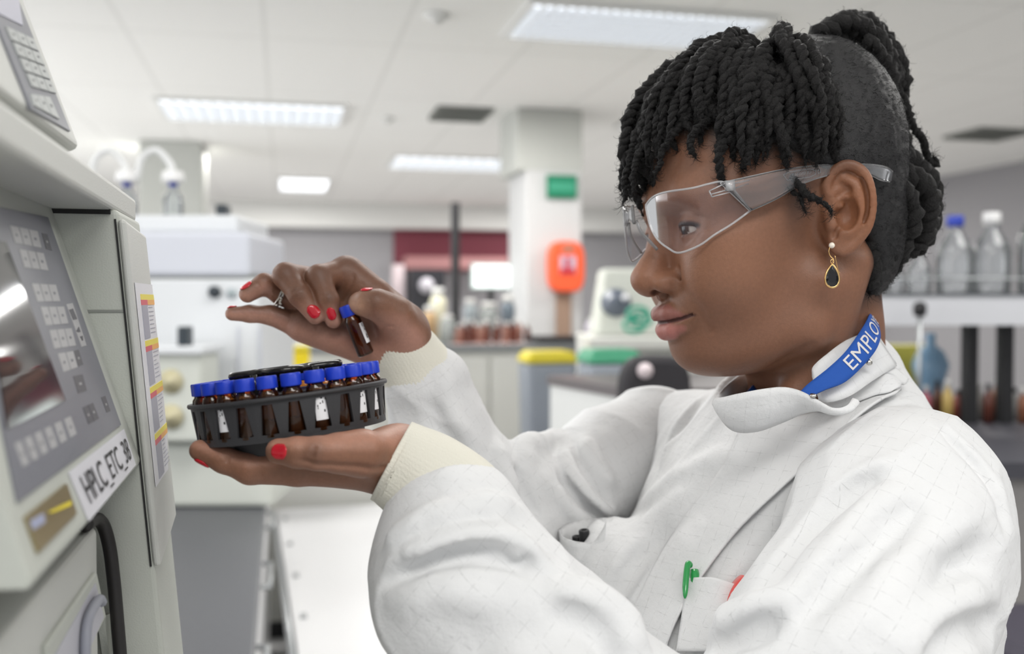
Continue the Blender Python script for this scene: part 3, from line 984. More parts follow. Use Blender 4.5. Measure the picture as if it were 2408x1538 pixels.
SG = thing('safety_glasses', toW([hl(.10, 0, 0)])[0], "clear wraparound safety glasses over the woman's eyes", 'safety glasses')
topE = spline([(1519, 482), (1531, 467), (1550, 456), (1575, 450), (1629, 442), (1668, 432), (1700, 428), (1728, 449)], 40)
botE = spline([(1519, 487), (1523, 507), (1531, 536), (1547, 564), (1572, 584), (1598, 594.5), (1645, 577), (1679, 553), (1721, 527), (1765, 495)], 40)
NV = 18; LV = []
for i in range(40):
    for j in range(NV):
        t = j / (NV - 1); p = topE[i] * (1 - t) + botE[i] * t
        LV.append(wrap(*p))
LV = np.array(LV); LFc = gridfaces(40, NV)
edge = [LV[i * NV] for i in range(40)] + [LV[39 * NV + j] for j in range(1, NV)] + [LV[i * NV + NV - 1] for i in range(38, -1, -1)]
for s in (1, -1):
    V = LV if s > 0 else mirror(LV)
    lens = obj('lens', toW(V), LFc if s > 0 else LFc[:, ::-1], LENSM, SG)
    E_ = np.array(edge) if s > 0 else mirror(edge)
    tv, tf = tube_mesh(E_, .00075, 8, False, True)
    obj('rim', toW(tv), tf, RIMM, lens)
    # side arm
    ta = spline([(1694, 430), (1760, 416), (1830, 401), (1900, 391), (1960, 387), (2010, 386), (2055, 388), (2085, 394), (2096, 403)], 40)
    tb = spline([(1763, 496), (1800, 480), (1832, 464), (1870, 441), (1905, 425), (1950, 412), (2010, 404), (2045, 411), (2070, 423), (2092, 427)], 40)
    TVs = []
    for i in range(40):
        u = i / 39
        for j in range(9):
            p = ta[i] * (1 - j / 8) + tb[i] * j / 8
            bb = .0738 + .0060 * u - .004 * max(0, u - .75) * 4
            d = U(p[0], p[1], 1.0); t = (HO @ HL + bb) / (d @ HL); TVs.append(d * t)
    TVs = np.array(TVs) if s > 0 else mirror(TVs)
    arm = obj('temple_arm', toW(TVs), gridfaces(40, 9) if s > 0 else gridfaces(40, 9)[:, ::-1], TEMPM, SG, solid=.0016)
    eg = [TVs[i * 9] for i in range(40)] + [TVs[39 * 9 + j] for j in range(1, 9)] + [TVs[i * 9 + 8] for i in range(38, -1, -1)]
    tv, tf = tube_mesh(np.array(eg), .00055, 6, False, True); obj('rim', toW(tv), tf, RIMM, arm)
    # hinge: clear knuckle with its moulded ribs
    def bp(px, py, lift=0.0008):
        d = U(px, py, 1.0); t = (HO @ HL + .0738 + lift) / (d @ HL); q = d * t
        return q if s > 0 else mirror([q])[0]
    hb = MB()
    c = bp(1716, 437); hb.box(toW([c])[0], (.0065, .0030, .0070), np.stack([dirW(HF), dirW(HL), dirW(HU)], 1))
    for a, b in (((1668, 449), (1708, 430)), ((1672, 457), (1708, 447)), ((1674, 463), (1716, 452)), ((1724, 432), (1762, 424)), ((1724, 444), (1760, 432)), ((1668, 449), (1674, 463)), ((1726, 452), (1766, 494))):
        hb.tube([toW([bp(*a)])[0], toW([bp(*b)])[0]], .00045, 6)
    hb.build('hinge', RIMM, arm)
    if s > 0:
        # moulded lozenge, rivet and reversed lettering on the inner face
        mb = MB()
        lz = [bp(*q) for q in [(1842, 411), (1858, 404), (1905, 397), (1918, 401), (1918, 410), (1905, 416), (1862, 422), (1852, 424)]]
        mb.tube(toW(lz), .00025, 5, closed=True)
        mb.tube(toW([bp(1926 + 4 * math.cos(k * .7), 403.5 + 4 * math.sin(k * .7)) for k in range(9)]), .00022, 5, closed=True)
        tv, tf = text_mesh('CE EN166 FT', 1.0)
        tv[:, 0] *= -1
        tw = tv[:, 0].max() - tv[:, 0].min()
        P0 = np.array([1882., 409.]); ex = np.array([1., -.17]); ey = np.array([.10, -1.])
        Q = [bp(*(P0 + ex * (v[0] / tw * 52) + ey * v[1] * 10.0), .0011) for v in tv]
        mb.add(toW(Q), tf)
        mb.build('embossing', RIMM, arm)
bv = []
for i in range(9):
    b = -.0085 + .017 * i / 8
    for j in range(8):
        c = .0255 - .014 * j / 7 - .0045 * (1 - (b / .0085) ** 2) * (1 - 2 * j / 7)
        a = .0395 + .0768 * math.sqrt(1 - (b / .0745) ** 2) + .0003
        bv.append(HO + HF * a + HL * b + HU * c)
obj('nose_bridge', toW(bv), gridfaces(9, 8), PADM, SG, solid=.002)
for s in (1, -1):
    pts = [HO + HF * a + HL * b * s + HU * c for a, b, c in [(.115, .0075, .014), (.1135, .0105, .006), (.1085, .0140, -.002), (.104, .0160, -.0085)]]
    tv, tf = tube_mesh(toW(spline(pts, 12)), .0016, 8, flat=.6); obj('nose_pad', tv, tf, PADM, SG)

# --- drop earring
GOLD = mat('gold', (.80, .52, .22), rough=.2, metal=1.0)
PEARL = mat('pearl', (.82, .74, .64), rough=.2, spec=.6, coat=.5)
JET = mat('black_stone', (.004, .004, .005), rough=.08, spec=.7)
EA_ = U(1956, 577, .678)
ER_ = thing('earring', toW([EA_])[0], "gold drop earring with a pearl stud and a black teardrop stone at the woman's ear", 'earring')
mb = MB(); mb.lathe([(.0, -.0021), (.0012, -.0017), (.0019, -.0009), (.0021, 0), (.0019, .0009), (.0012, .0017), (0, .0021)], toW([EA_])[0], (0, 0, 1), 16)
mb.build('pearl_stud', PEARL, ER_)
mb = MB()
mb.tube(toW(spline([U(x, y, .678) for x, y in [(1952, 580), (1949, 592), (1953, 603), (1960, 610), (1958, 616)]], 18)), .00038, 8)
mb.tube(toW(spline([U(x, y, .679) for x, y in [(1963, 600), (1967, 618), (1971, 636), (1975, 642)]], 10)), .00028, 6)
mb.tube(toW([U(1957 + 4 * math.cos(k * PI / 4), 615 + 5 * math.sin(k * PI / 4), .678) for k in range(8)]), .0004, 6, closed=True)
mb.build('ear_wire', GOLD, ER_)


def drop(k, s=1.0):
    """teardrop outline in pixels round (1957,649)"""
    a = 2 * PI * k
    x = math.sin(a) * 19.5 * (math.sin(a / 2) ** .8); y = -math.cos(a) * 26
    return (1957 + x * s, 649 + y * s)


mb = MB(); mb.tube(toW([U(*drop(k / 40, 1.03), .678) for k in range(40)]), .00085, 8, closed=True); mb.build('stone_setting', GOLD, ER_)
SV = []; SF = []
rings = [(1.0, 0.0), (.97, -.0007), (.62, -.0019), (0.0, -.0019)]
for s, dz in rings:
    for k in range(20): SV.append(U(*drop(k / 20, s), .678 + dz))
for i in range(3):
    for k in range(20): SF.append((i * 20 + k, i * 20 + (k + 1) % 20, (i + 1) * 20 + (k + 1) % 20, (i + 1) * 20 + k))
obj('stone', toW(SV), SF, JET, ER_, smooth=False)
# ================================================================== lab coat
def coat_mat(name, col, pitch=.0100, line=.040, dark=.88):
    m = mat(name, col, rough=.85, spec=.15)
    nt = m.node_tree; b = nt.nodes['Principled BSDF']
    uv = nt.nodes.new('ShaderNodeUVMap'); sx = nt.nodes.new('ShaderNodeSeparateXYZ'); nt.links.new(uv.outputs[0], sx.inputs[0])
    outs = []
    for k in (0, 1):
        d = nt.nodes.new('ShaderNodeMath'); d.operation = 'DIVIDE'; d.inputs[1].default_value = pitch * (1.0 if k else 1.12)
        f = nt.nodes.new('ShaderNodeMath'); f.operation = 'FRACT'; c = nt.nodes.new('ShaderNodeMath'); c.operation = 'LESS_THAN'; c.inputs[1].default_value = line
        nt.links.new(sx.outputs[k], d.inputs[0]); nt.links.new(d.outputs[0], f.inputs[0]); nt.links.new(f.outputs[0], c.inputs[0]); outs.append(c)
    mxm = nt.nodes.new('ShaderNodeMath'); mxm.operation = 'MAXIMUM'
    nt.links.new(outs[0].outputs[0], mxm.inputs[0]); nt.links.new(outs[1].outputs[0], mxm.inputs[1])
    tc = nt.nodes.new('ShaderNodeTexCoord'); n = nt.nodes.new('ShaderNodeTexNoise'); n.inputs['Scale'].default_value = 260
    nt.links.new(tc.outputs['Object'], n.inputs['Vector'])
    mr = nt.nodes.new('ShaderNodeMapRange'); mr.inputs[1].default_value = .42; mr.inputs[2].default_value = .66
    nt.links.new(n.outputs['Fac'], mr.inputs[0])
    ml = nt.nodes.new('ShaderNodeMath'); ml.operation = 'MULTIPLY'; nt.links.new(mxm.outputs[0], ml.inputs[0]); nt.links.new(mr.outputs[0], ml.inputs[1])
    mx = nt.nodes.new('ShaderNodeMix'); mx.data_type = 'RGBA'; mx.inputs[6].default_value = (*col, 1); mx.inputs[7].default_value = tuple(c * (1 - (1 - dark) * 1.6) for c in col) + (1,)
    nt.links.new(ml.outputs[0], mx.inputs[0]); nt.links.new(mx.outputs[2], b.inputs['Base Color'])
    # weave + soft crumple
    w = nt.nodes.new('ShaderNodeTexNoise'); w.inputs['Scale'].default_value = 38; w.inputs['Detail'].default_value = 5; w.inputs['Roughness'].default_value = .55
    nt.links.new(tc.outputs['Object'], w.inputs['Vector'])
    w2 = nt.nodes.new('ShaderNodeTexNoise'); w2.inputs['Scale'].default_value = 1700
    nt.links.new(tc.outputs['Object'], w2.inputs['Vector'])
    ad = nt.nodes.new('ShaderNodeMath'); ad.operation = 'MULTIPLY_ADD'; ad.inputs[1].default_value = .05
    nt.links.new(w2.outputs['Fac'], ad.inputs[0]); nt.links.new(w.outputs['Fac'], ad.inputs[2])
    bp = nt.nodes.new('ShaderNodeBump'); bp.inputs['Strength'].default_value = .45; bp.inputs['Distance'].default_value = .006
    nt.links.new(ad.outputs[0], bp.inputs['Height']); nt.links.new(bp.outputs['Normal'], b.inputs['Normal'])
    return m


COATM = coat_mat('white_coat_cloth', (.725, .730, .735))
KNITM = mat('cream_knit', (.74, .72, .63), rough=.95, spec=.1, sheen=.2, bump=.5, bump_scale=900)

# --- trunk of the coat
T = Model()
T.u(ell(tp(.020, .004, -.150), (.108, .158, .165), TM))
T.u(ell(tp(.075, .004, -.215), (.112, .146, .115), TM), .05)
T.u(ell(tp(.050, .004, -.44), (.135, .166, .24), TM), .06)
T.u(ell(tp(.04, .004, -.72), (.140, .190, .24), TM), .08)
T.u(chain([(tp(-.012, 0, -.045), .060), (SL + np.array([-.012, .014, .002]), .043)]), .035)
T.u(chain([(tp(-.012, 0, -.045), .060), (SR + np.array([0, 0, -.004]), .046)]), .035)
T.u(ell(U(1425, 1410, .800), (.033, .05, .065)), .03)
T.u(chain([(tp(.005, 0, .008), .063), (tp(.006, 0, -.05), .078)]), .03)
T.u(chain([(tp(-.022, .01, .012), .046), (tp(-.030, .03, -.05), .068)]), .04)
# --- near sleeve (upper arm, elbow, forearm, the droop at the cuff)
SN = Model()
SN.u(chain([(U(2150, 1140, .668), .051), (U(2105, 1225, .655), .060), (U(2000, 1530, .602), .0665), (U(1760, 1960, .552), .068)], .03))
SN.u(ell(U(2205, 1370, .650), (.034, .045, .060)), .04)
SN.u(chain([(U(1760, 1960, .552), .068), (U(1440, 1790, .552), .0640), (U(1262, 1560, .562), .0540), (U(1128, 1378, .572), .0465), (U(1078, 1262, .583), .0370), (U(1064, 1226, .587), .0358)], .015), .02)
SN.u(ell(U(1030, 1350, .575), (.034, .040, .034)), .025)
SN.u(ell(U(1010, 1440, .568), (.024, .034, .030)), .03)
# --- far sleeve
SF_ = Model()
SF_.u(chain([(U(1006, 915, .793), .0345), (U(1036, 1020, .800), .0365), (U(1112, 1155, .820), .045), (U(1185, 1235, .835), .046)], .015))
SF_.u(chain([(U(1185, 1235, .835), .046), (U(1310, 1185, .870), .047), (U(1430, 1095, .905), .050), (U(1540, 1035, .930), .051)], .015), .012)
SF_.u(chain([(U(1245, 1075, .835), .012), (U(1262, 1130, .82), .012)]), .02)


def ridge(M, pix, r, h, k=.012, out=True, n=14):
    """a fold: rounded ridge (or gutter) laid along the traced line"""
    pts = M.trace(spline(np.array(pix, float), n)); pts = pts[np.abs(M(pts)) < .003]; n = len(pts)
    if n < 3: return None
    g = M.grad(pts)
    L = []
    for i in range(n):
        s = i / (n - 1); e = min(1, min(s, 1 - s) * 5 + .12)
        rr = r * (.45 + .55 * e)
        c = pts[i] - g[i] * (rr - h * e) if out else pts[i] + g[i] * (rr - h * e)
        L.append((c, rr))
    return chain(L), k, out


def apply_folds(M, folds):
    base = list(M.p); tmp = Model(); tmp.p = base; add = []
    for pix, r, h, out in folds: add.append(ridge(tmp, pix, r * .85, h * (1.25 if out else 1.2), max(.004, r * .6), out))
    for q in add:
        if q: (M.u if q[2] else M.s)(q[0], q[1])


apply_folds(T, [
    ([(1470, 1010), (1452, 1100), (1440, 1180), (1425, 1230)], .006, .004, False),
    ([(1500, 1040), (1520, 960), (1580, 910), (1640, 890)], .012, .005, True),
    ([(1560, 1080), (1600, 1000), (1660, 930)], .012, .004, True),
    ([(1530, 1130), (1570, 1050), (1640, 960)], .008, .003, False),
    ([(1490, 1200), (1600, 1120), (1720, 1060)], .012, .004, True),
    ([(1440, 1370), (1520, 1250), (1640, 1140)], .016, .005, True),
    ([(1420, 1430), (1500, 1330), (1600, 1240)], .010, .004, False),
    ([(1480, 1450), (1560, 1350), (1640, 1250)], .014, .004, True),
    ([(1870, 1250), (1930, 1190), (2000, 1130), (2080, 1080)], .011, .005, True),
    ([(1700, 1440), (1790, 1310), (1870, 1210)], .010, .006, False),
    ([(2060, 930), (2140, 960), (2200, 1010)], .014, .004, True),
    ([(2110, 850), (2170, 900), (2240, 970)], .016, .004, True),
])
apply_folds(SN, [
    ([(912, 1290), (955, 1250), (1040, 1215), (1150, 1190), (1215, 1200)], .009, .006, True),
    ([(925, 1330), (1010, 1290), (1120, 1262), (1210, 1275), (1290, 1330)], .009, .006, True),
    ([(905, 1370), (990, 1335), (1090, 1300), (1200, 1310), (1262, 1350)], .008, .007, False),
    ([(930, 1420), (1040, 1395), (1150, 1410)], .012, .003, True),
    ([(1140, 1180), (1180, 1240), (1220, 1300)], .006, .003, True),
    ([(1320, 1430), (1380, 1420), (1440, 1450), (1490, 1538)], .016, .009, True),
    ([(1290, 1440), (1390, 1490), (1440, 1570)], .011, .006, False),
    ([(1100, 1538), (1200, 1490), (1330, 1500)], .012, .003, False),
    ([(1640, 1538), (1690, 1485), (1790, 1435), (1900, 1400)], .014, .008, True),
    ([(1660, 1560), (1730, 1505), (1830, 1465)], .010, .006, False),
    ([(1850, 1340), (1900, 1255), (1975, 1165), (2060, 1090)], .010, .003, True),
    ([(1800, 1390), (1890, 1260), (2000, 1160), (2100, 1110)], .010, .006, False),
    ([(1850, 1420), (1940, 1310), (2050, 1210), (2140, 1150)], .013, .005, True),
    ([(2050, 1340), (2160, 1280), (2280, 1180)], .018, .005, True),
    ([(2100, 1420), (2220, 1370), (2330, 1290)], .014, .005, False),
    ([(2080, 1538), (2200, 1470), (2330, 1400)], .018, .006, True),
    ([(1900, 1450), (2020, 1330), (2140, 1210)], .012, .005, False),
    ([(1930, 1538), (2060, 1430), (2180, 1330)], .014, .005, True),
    ([(2195, 1000), (2275, 1070), (2330, 1150), (2362, 1260)], .0035, .0028, False),
    ([(2212, 1000), (2290, 1066), (2346, 1150), (2374, 1250)], .0045, .002, True),
    ([(2180, 1540), (2280, 1480), (2350, 1470)], .012, .006, False),
])
apply_folds(SF_, [
    ([(1240, 1100), (1235, 1055), (1270, 1035), (1320, 1035)], .012, .007, True),
    ([(1215, 1095), (1230, 1150), (1270, 1230)], .008, .006, False),
    ([(1330, 1060), (1345, 1120), (1400, 1180), (1440, 1210)], .010, .006, True),
    ([(1310, 1110), (1360, 1170), (1420, 1220)], .007, .006, False),
    ([(1370, 1030), (1400, 1090), (1440, 1140)], .009, .005, True),
    ([(1300, 1150), (1350, 1210), (1400, 1250)], .008, .004, True),
    ([(1350, 1060), (1385, 1130), (1430, 1190)], .006, .004, False),
    ([(1170, 1040), (1180, 1100), (1210, 1170)], .010, .006, True),
    ([(1040, 880), (1060, 960), (1090, 1040)], .010, .003, True),
    ([(1010, 960), (1040, 1010), (1100, 1090)], .010, .003, False),
])

COAT = thing('lab_coat', (0, 0, 0)); COAT.parent = PERSON; COAT.location = Vector((0, 0, 0))
COAT['label'] = 'white lab coat with faint grey check'


def crumple(V, N, amp=.0005, fold=.0022, axis=None, along=5.0, across=21.0):
    """fine crumple plus long, sharp-backed drape folds running along axis"""
    out = np.zeros(len(V)); ax = nrm(axis)
    a = (V @ ax)[:, None] * ax; P = (V - a) * across + a * along
    for i, v in enumerate(V):
        n1 = noise.noise(Vector(P[i]) + noise.noise_vector(Vector(v * 7)) * .55)
        out[i] = fold * ((1 - abs(n1)) ** 5 - .22) + amp * noise.noise(Vector(v * 55))
    return V + N * out[:, None]


def coat_piece(name, M, lo, hi, h, uvf, axis, fold=.0022):
    V, F = M.mesh(np.asarray(lo), np.asarray(hi), h)
    V = crumple(V, vnormals(V, F), fold=fold, axis=axis)
    return obj(name, toW(V), F, COATM, COAT, uvs=uvf(V))


def uv_trunk(V):
    q = (V - TN) @ TM
    return np.stack([q[:, 1] + .35 * (np.abs(q[:, 0])) * 0 + .2 * q[:, 0] * np.sign(q[:, 1]) * 0, q[:, 2]], 1)


def uv_sleeve(A, Bp, Cp):
    ax1 = nrm(Bp - A); ax2 = nrm(Cp - Bp); L1 = np.linalg.norm(Bp - A)

    def f(V):
        s1 = (V - A) @ ax1; s2 = (V - Bp) @ ax2
        use = (np.linalg.norm(V - (A + np.clip(s1, 0, L1)[:, None] * ax1), axis=1) > np.linalg.norm(V - (Bp + np.clip(s2, 0, 9)[:, None] * ax2), axis=1))
        out = np.zeros((len(V), 2))
        for k, (o, ax) in enumerate(((A, ax1), (Bp, ax2))):
            e = nrm(np.cross(ax, [0, 1, 0])); g = np.cross(ax, e)
            q = V - o; s = q @ ax; a = np.arctan2(q @ e, -(q @ g))
            m = use if k else ~use
            out[m, 0] = (s + (L1 if k else 0))[m]; out[m, 1] = (a * .05)[m]
        return out
    return f


# cut the trunk free at the throat (a hollow for the neck) and at the hem
T.s(chain([(tp(.020, 0, .10), .060), (tp(.016, 0, .020), .0585), (tp(.018, 0, -.02), .052)], .005), .008)
T.i(half((0, 0, 1), -9) if False else (lambda P: (-.88 - np.asarray(P)[:, 2]).astype(np.float32)), .004)
coat_piece('coat_front', T, (-.08, .56, -.90), (.48, 1.10, .06), .0030, uv_trunk, TL * .55 + TZ * .85 - TF * .2, .0018)
coat_piece('sleeve', SN, (-.12, .44, -.56), (.42, .80, .02), .0026, uv_sleeve(U(1040, 1190, .59), U(1770, 1810, .555), U(2160, 1130, .668)), U(2240, 1080, .66) - U(1600, 1600, .58), .0026)
coat_piece('sleeve', SF_, (-.10, .72, -.24), (.20, 1.01, .0), .0024, uv_sleeve(U(985, 880, .792), U(1185, 1235, .835), U(1540, 1035, .93)), U(1440, 1220, .88) - U(1230, 1060, .84), .0024)


# --- knitted cuffs
def cuff(path, n=150, ribs=62):
    P = spline(np.array([list(p) + [r] for p, r in path]), 34); V = []
    for i in range(34):
        c = P[i, :3]; r = P[i, 3]; t = nrm(P[min(i + 1, 33), :3] - P[max(i - 1, 0), :3])
        e = nrm(np.cross(t, [0, 1, .2])); g = np.cross(t, e)
        for k in range(n):
            a = 2 * PI * k / n
            rr = r + .00028 * math.sin(a * ribs + .25 * math.sin(i * .7)) + .0012 * noise.noise(Vector((math.cos(a) * 1.6, math.sin(a) * 1.6, i * .09)))
            V.append(c + rr * (math.cos(a) * e + math.sin(a) * g))
    V = np.array(V); F = []
    for i in range(33):
        for k in range(n):
            F.append((i * n + k, i * n + (k + 1) % n, (i + 1) * n + (k + 1) % n, (i + 1) * n + k))
    return obj('cuff', toW(V), F, KNITM, COAT, solid=.0022)


cuff([(U(921, 1081, .600), .0262), (U(945, 1094, .600), .0272), (U(1000, 1130, .598), .0305), (U(1060, 1180, .594), .0328), (U(1095, 1225, .588), .0320)])
cuff([(U(937, 800, .786), .0262), (U(950, 825, .787), .0275), (U(975, 865, .790), .0300), (U(1000, 905, .792), .0325), (U(1010, 925, .793), .0322)])


# --- sheets laid on the coat: front flap, pockets
def sheet(name, left, right, nu, nv, off, m=None, parent=None, model=T, solid=.0018, uvf=uv_trunk, push=None):
    A = spline(np.array(left, float), nu); Bq = spline(np.array(right, float), nu)
    pix = np.array([A[i] * (1 - j / (nv - 1)) + Bq[i] * j / (nv - 1) for i in range(nu) for j in range(nv)])
    P = model.trace(pix); G = model.grad(P)
    o = np.array([off(i / (nu - 1), j / (nv - 1)) for i in range(nu) for j in range(nv)])
    P = P + G * o[:, None]
    return obj(name, toW(P), gridfaces(nu, nv)[:, ::-1], m or COATM, parent or COAT, uvs=uvf(P), solid=solid)


sheet('front_flap', [(1745, 1012), (1690, 1120), (1600, 1240), (1520, 1380), (1450, 1538), (1425, 1640)],
      [(2112, 932), (1962, 1050), (1800, 1200), (1690, 1320), (1590, 1500), (1550, 1640)], 70, 34,
      lambda u, v: .0012 + .0042 * v ** 2 + .0012 * math.sin(u * 19) * v)
# far breast pocket, gaping, and near breast pocket
sheet('pocket', [(1628, 1372), (1620, 1440), (1605, 1538)], [(1760, 1375), (1740, 1440), (1700, 1538)], 26, 20,
      lambda u, v: .0065 + .003 * (1 - u) * math.sin(PI * v))


# --- standing collar
def ribbon3(name, top, bot, n, m, parent, nv=7, bulge=0.0, solid=.0016, uv=True):
    A = spline(np.array([U(*p) for p in top]), n); Bq = spline(np.array([U(*p) for p in bot]), n)
    V = []; UVs = []
    for i in range(n):
        tn = A[min(i + 1, n - 1)] - A[max(i - 1, 0)]; nn = nrm(np.cross(tn, Bq[i] - A[i]))
        for j in range(nv):
            t = j / (nv - 1)
            V.append(A[i] * (1 - t) + Bq[i] * t + nn * bulge * math.sin(PI * t)); UVs.append((i * .0035, t * .03))
    return obj(name, toW(V), gridfaces(n, nv), m, parent, uvs=np.array(UVs), solid=solid)


# far breast pocket, gaping away from the chest
ribbon3('pocket', [(1318, 1244, .806), (1326, 1262, .790), (1355, 1273, .778), (1395, 1274, .774), (1414, 1250, .772), (1426, 1224, .772)],
        [(1332, 1470, .806), (1338, 1475, .790), (1352, 1480, .778), (1372, 1480, .774), (1388, 1480, .772), (1400, 1480, .772)], 40, COATM, COAT, nv=16)
ribbon3('pocket', [(1318, 1243, .806), (1340, 1230, .814), (1385, 1221, .816), (1426, 1217, .800)], [(1332, 1470, .806), (1350, 1470, .814), (1380, 1470, .816), (1400, 1470, .800)], 24, COATM, COAT, nv=10)
ribbon3('collar',
        [(2052, 775, .740), (1990, 800, .715), (1945, 832, .700), (1912, 862, .695), (1909, 885, .694)],
        [(2110, 860, .735), (2060, 890, .700), (2000, 930, .682), (1950, 945, .680), (1925, 940, .685)], 40, COATM, COAT)
ribbon3('collar',
        [(1686, 937, .705), (1700, 936, .690), (1740, 925, .676), (1790, 915, .668), (1840, 910, .664), (1880, 918, .660), (1920, 938, .655), (1958, 958, .653), (1990, 955, .655), (2004, 940, .662)],
        [(1690, 955, .708), (1700, 985, .697), (1730, 1012, .688), (1780, 1012, .680), (1840, 990, .676), (1890, 968, .672), (1930, 962, .664), (1960, 964, .658), (1992, 962, .658), (2008, 950, .664)], 60, COATM, COAT, bulge=-.003)
ribbon3('collar',
        [(1684, 940, .715), (1690, 925, .740), (1720, 895, .790), (1762, 868, .830), (1830, 850, .86), (1930, 830, .87), (2010, 800, .85), (2050, 775, .80), (2055, 772, .745)],
        [(1690, 960, .716), (1700, 965, .745), (1730, 950, .79), (1775, 930, .82), (1830, 900, .86), (1930, 880, .88), (2030, 860, .87), (2090, 850, .82), (2110, 855, .745)], 60, COATM, COAT)
# turned-back upper corner of the flap at the shoulder
sheet('flap_corner', [(1905, 975), (1960, 985), (2040, 960), (2105, 932)], [(2012, 905), (2040, 878), (2072, 872), (2116, 908)], 24, 14,
      lambda u, v: .0055 + .006 * math.sin(PI * u) * math.sin(PI * v) + .002)

SNAPM = mat('snap_metal', (.62, .60, .56), rough=.25, metal=1.0)
sp = MB(); c = U(2044, 851, .694)
sp.lathe([(0, -.0012), (.0022, -.0012), (.0026, 0), (.0018, .0010), (0, .0012)], toW([c])[0], dirW([.25, -.85, .45]), 20); sp.build('press_stud', SNAPM, COAT)
sp = MB(); c = U(1912, 930, .6555)
sp.lathe([(0, -.0008), (.0022, -.0008), (.0020, .0008), (0, .0010)], toW([c])[0], dirW([-.1, -.3, .9]), 20); sp.build('press_stud', SNAPM, COAT)

# --- legs and shoes below the coat (under the frame)
TRM = mat('dark_trousers', (.03, .03, .035), rough=.8); SHM = mat('black_shoe', (.02, .02, .02), rough=.4)
mb = MB()
for s in (1, -1):
    hip = toW([tp(.02, .08 * s, -.62)])[0]; ank = toW([tp(.0, .09 * s, -.62)])[0]; ank[2] = .09
    mb.tube(spline([hip, hip * .5 + ank * .5 + np.array([-.02, 0, 0]), ank], 12), np.linspace(.085, .052, 12), 20)
mb.build('trousers', TRM, PERSON)
for s in (1, -1):
    ank = toW([tp(.0, .09 * s, -.62)])[0]; fw = dirW(TF); sm = Model()
    sm.u(ell(np.array([ank[0], ank[1], .045]) + fw * .05, (.125, .045, .045), np.stack([fw, np.cross([0, 0, 1], fw), [0, 0, 1]], 1)))
    sm.u(ell(np.array([ank[0], ank[1], .07]) - fw * .02, (.05, .042, .06)), .03)
    sm.i(lambda P: (.001 - np.asarray(P)[:, 2]).astype(np.float32), .004)
    v, f = sm.mesh(np.array([ank[0] - .25, ank[1] - .25, -.02]), np.array([ank[0] + .25, ank[1] + .25, .16]), .005)
    obj('shoe', v, f, SHM, PERSON)
# --- lanyard round the neck, under and over the collar
LANM = mat('blue_webbing', (.012, .085, .40), rough=.75, bump=.5, bump_scale=2500)
LTXT = mat('silver_lettering', (.62, .60, .60), rough=.5)
LAN = thing('lanyard', W(1960, 850, .69), "blue lanyard lettered EMPLOYEE round the woman's neck", 'lanyard')


def strip(name, top, bot, n, m, parent, solid=.0012, nv=5):
    A = spline(np.array([U(*p) for p in top]), n); Bq = spline(np.array([U(*p) for p in bot]), n); V = []
    for i in range(n):
        for j in range(nv):
            t = j / (nv - 1); V.append(A[i] * (1 - t) + Bq[i] * t)
    return A, Bq, obj(name, toW(V), gridfaces(n, nv), m, parent, solid=solid)


A_, B_, _o = strip('webbing', [(1875, 932, .668), (1900, 905, .676), (1945, 868, .684), (1985, 830, .690), (2015, 790, .700), (2034, 760, .716), (2042, 742, .735), (2046, 738, .760), (2035, 742, .80)],
                   [(1898, 938, .662), (1940, 918, .672), (1985, 900, .680), (2022, 868, .686), (2055, 830, .694), (2068, 800, .705), (2066, 775, .728), (2062, 765, .760), (2050, 768, .80)], 70, LANM, LAN)
tv, tf = text_mesh('EMPLOYEE', 1.0, align='LEFT')
tw = tv[:, 0].max(); th0, th1 = tv[:, 1].min(), tv[:, 1].max()
Ln = len(A_)
TVv = []
for v in tv:
    s = .325 + .56 * v[0] / tw                       # along the webbing
    t = .83 - .66 * (v[1] - th0) / (th1 - th0)       # across it
    x = s * (Ln - 1); i = min(int(x), Ln - 2); f = x - i
    a = A_[i] * (1 - f) + A_[i + 1] * f; b = B_[i] * (1 - f) + B_[i + 1] * f
    nn = nrm(np.cross(A_[i + 1] - A_[i], b - a)); nn = nn if nn[1] < 0 else -nn
    TVv.append(a * (1 - t) + b * t + nn * .0016)
obj('lettering', toW(TVv), tf, LTXT, LAN, smooth=False)
strip('webbing', [(1772, 905, .765), (1750, 930, .752), (1738, 945, .745)], [(1790, 930, .765), (1765, 950, .752), (1752, 962, .745)], 12, LANM, LAN)
# ================================================================== vial carousel and the bottles in it
TRC = U(680, 925, .620)
te1 = nrm(np.array([math.cos(rad(7.2)), 0, math.sin(rad(7.2))]))
te2 = np.array([0, math.cos(rad(.2)), -math.sin(rad(.2))]); te3 = nrm(np.cross(te1, te2)); te2 = np.cross(te3, te1)
TRM_ = np.stack([dirW(te1), dirW(te2), dirW(te3)], 1)
TRW = toW([TRC])[0]


def ctl(P): return np.asarray(P, float) @ TRM_.T + TRW


TRAYM = mat('dark_grey_plastic', (.040, .040, .043), rough=.42, spec=.4, bump=.25, bump_scale=1800)
GLOSSB = mat('glossy_black_plastic', (.010, .009, .009), rough=.16, spec=.55)
BLUEC = mat('blue_cap', (.012, .045, .50), rough=.38, spec=.45)
AMBER = clear_mat('amber_glass', (.78, .47, .20), .05, (.30, .09, .02), .03, 1.2)
LIQ = clear_mat('amber_liquid', (.72, .36, .10), .16, (.22, .08, .015), .05, .5)
LIQD = clear_mat('dark_liquid', (.30, .15, .10), .22, (.035, .02, .018), .05, .5)
PAPER = mat('white_label', (.80, .80, .82), rough=.6)
INK = mat('black_ink', (.02, .02, .022), rough=.6)
TRAY = thing('vial_carousel', ctl([[0, 0, -.0335]])[0], "round dark grey carousel full of blue-capped vials on the woman's palm", 'sample tray')
Z0, Z1, Z2, Z3 = -.0235, -.0200, -.0028, 0.0
rz = lambda z: .0572 + (z - Z0) / (Z3 - Z0) * .0020
V = []; F = []
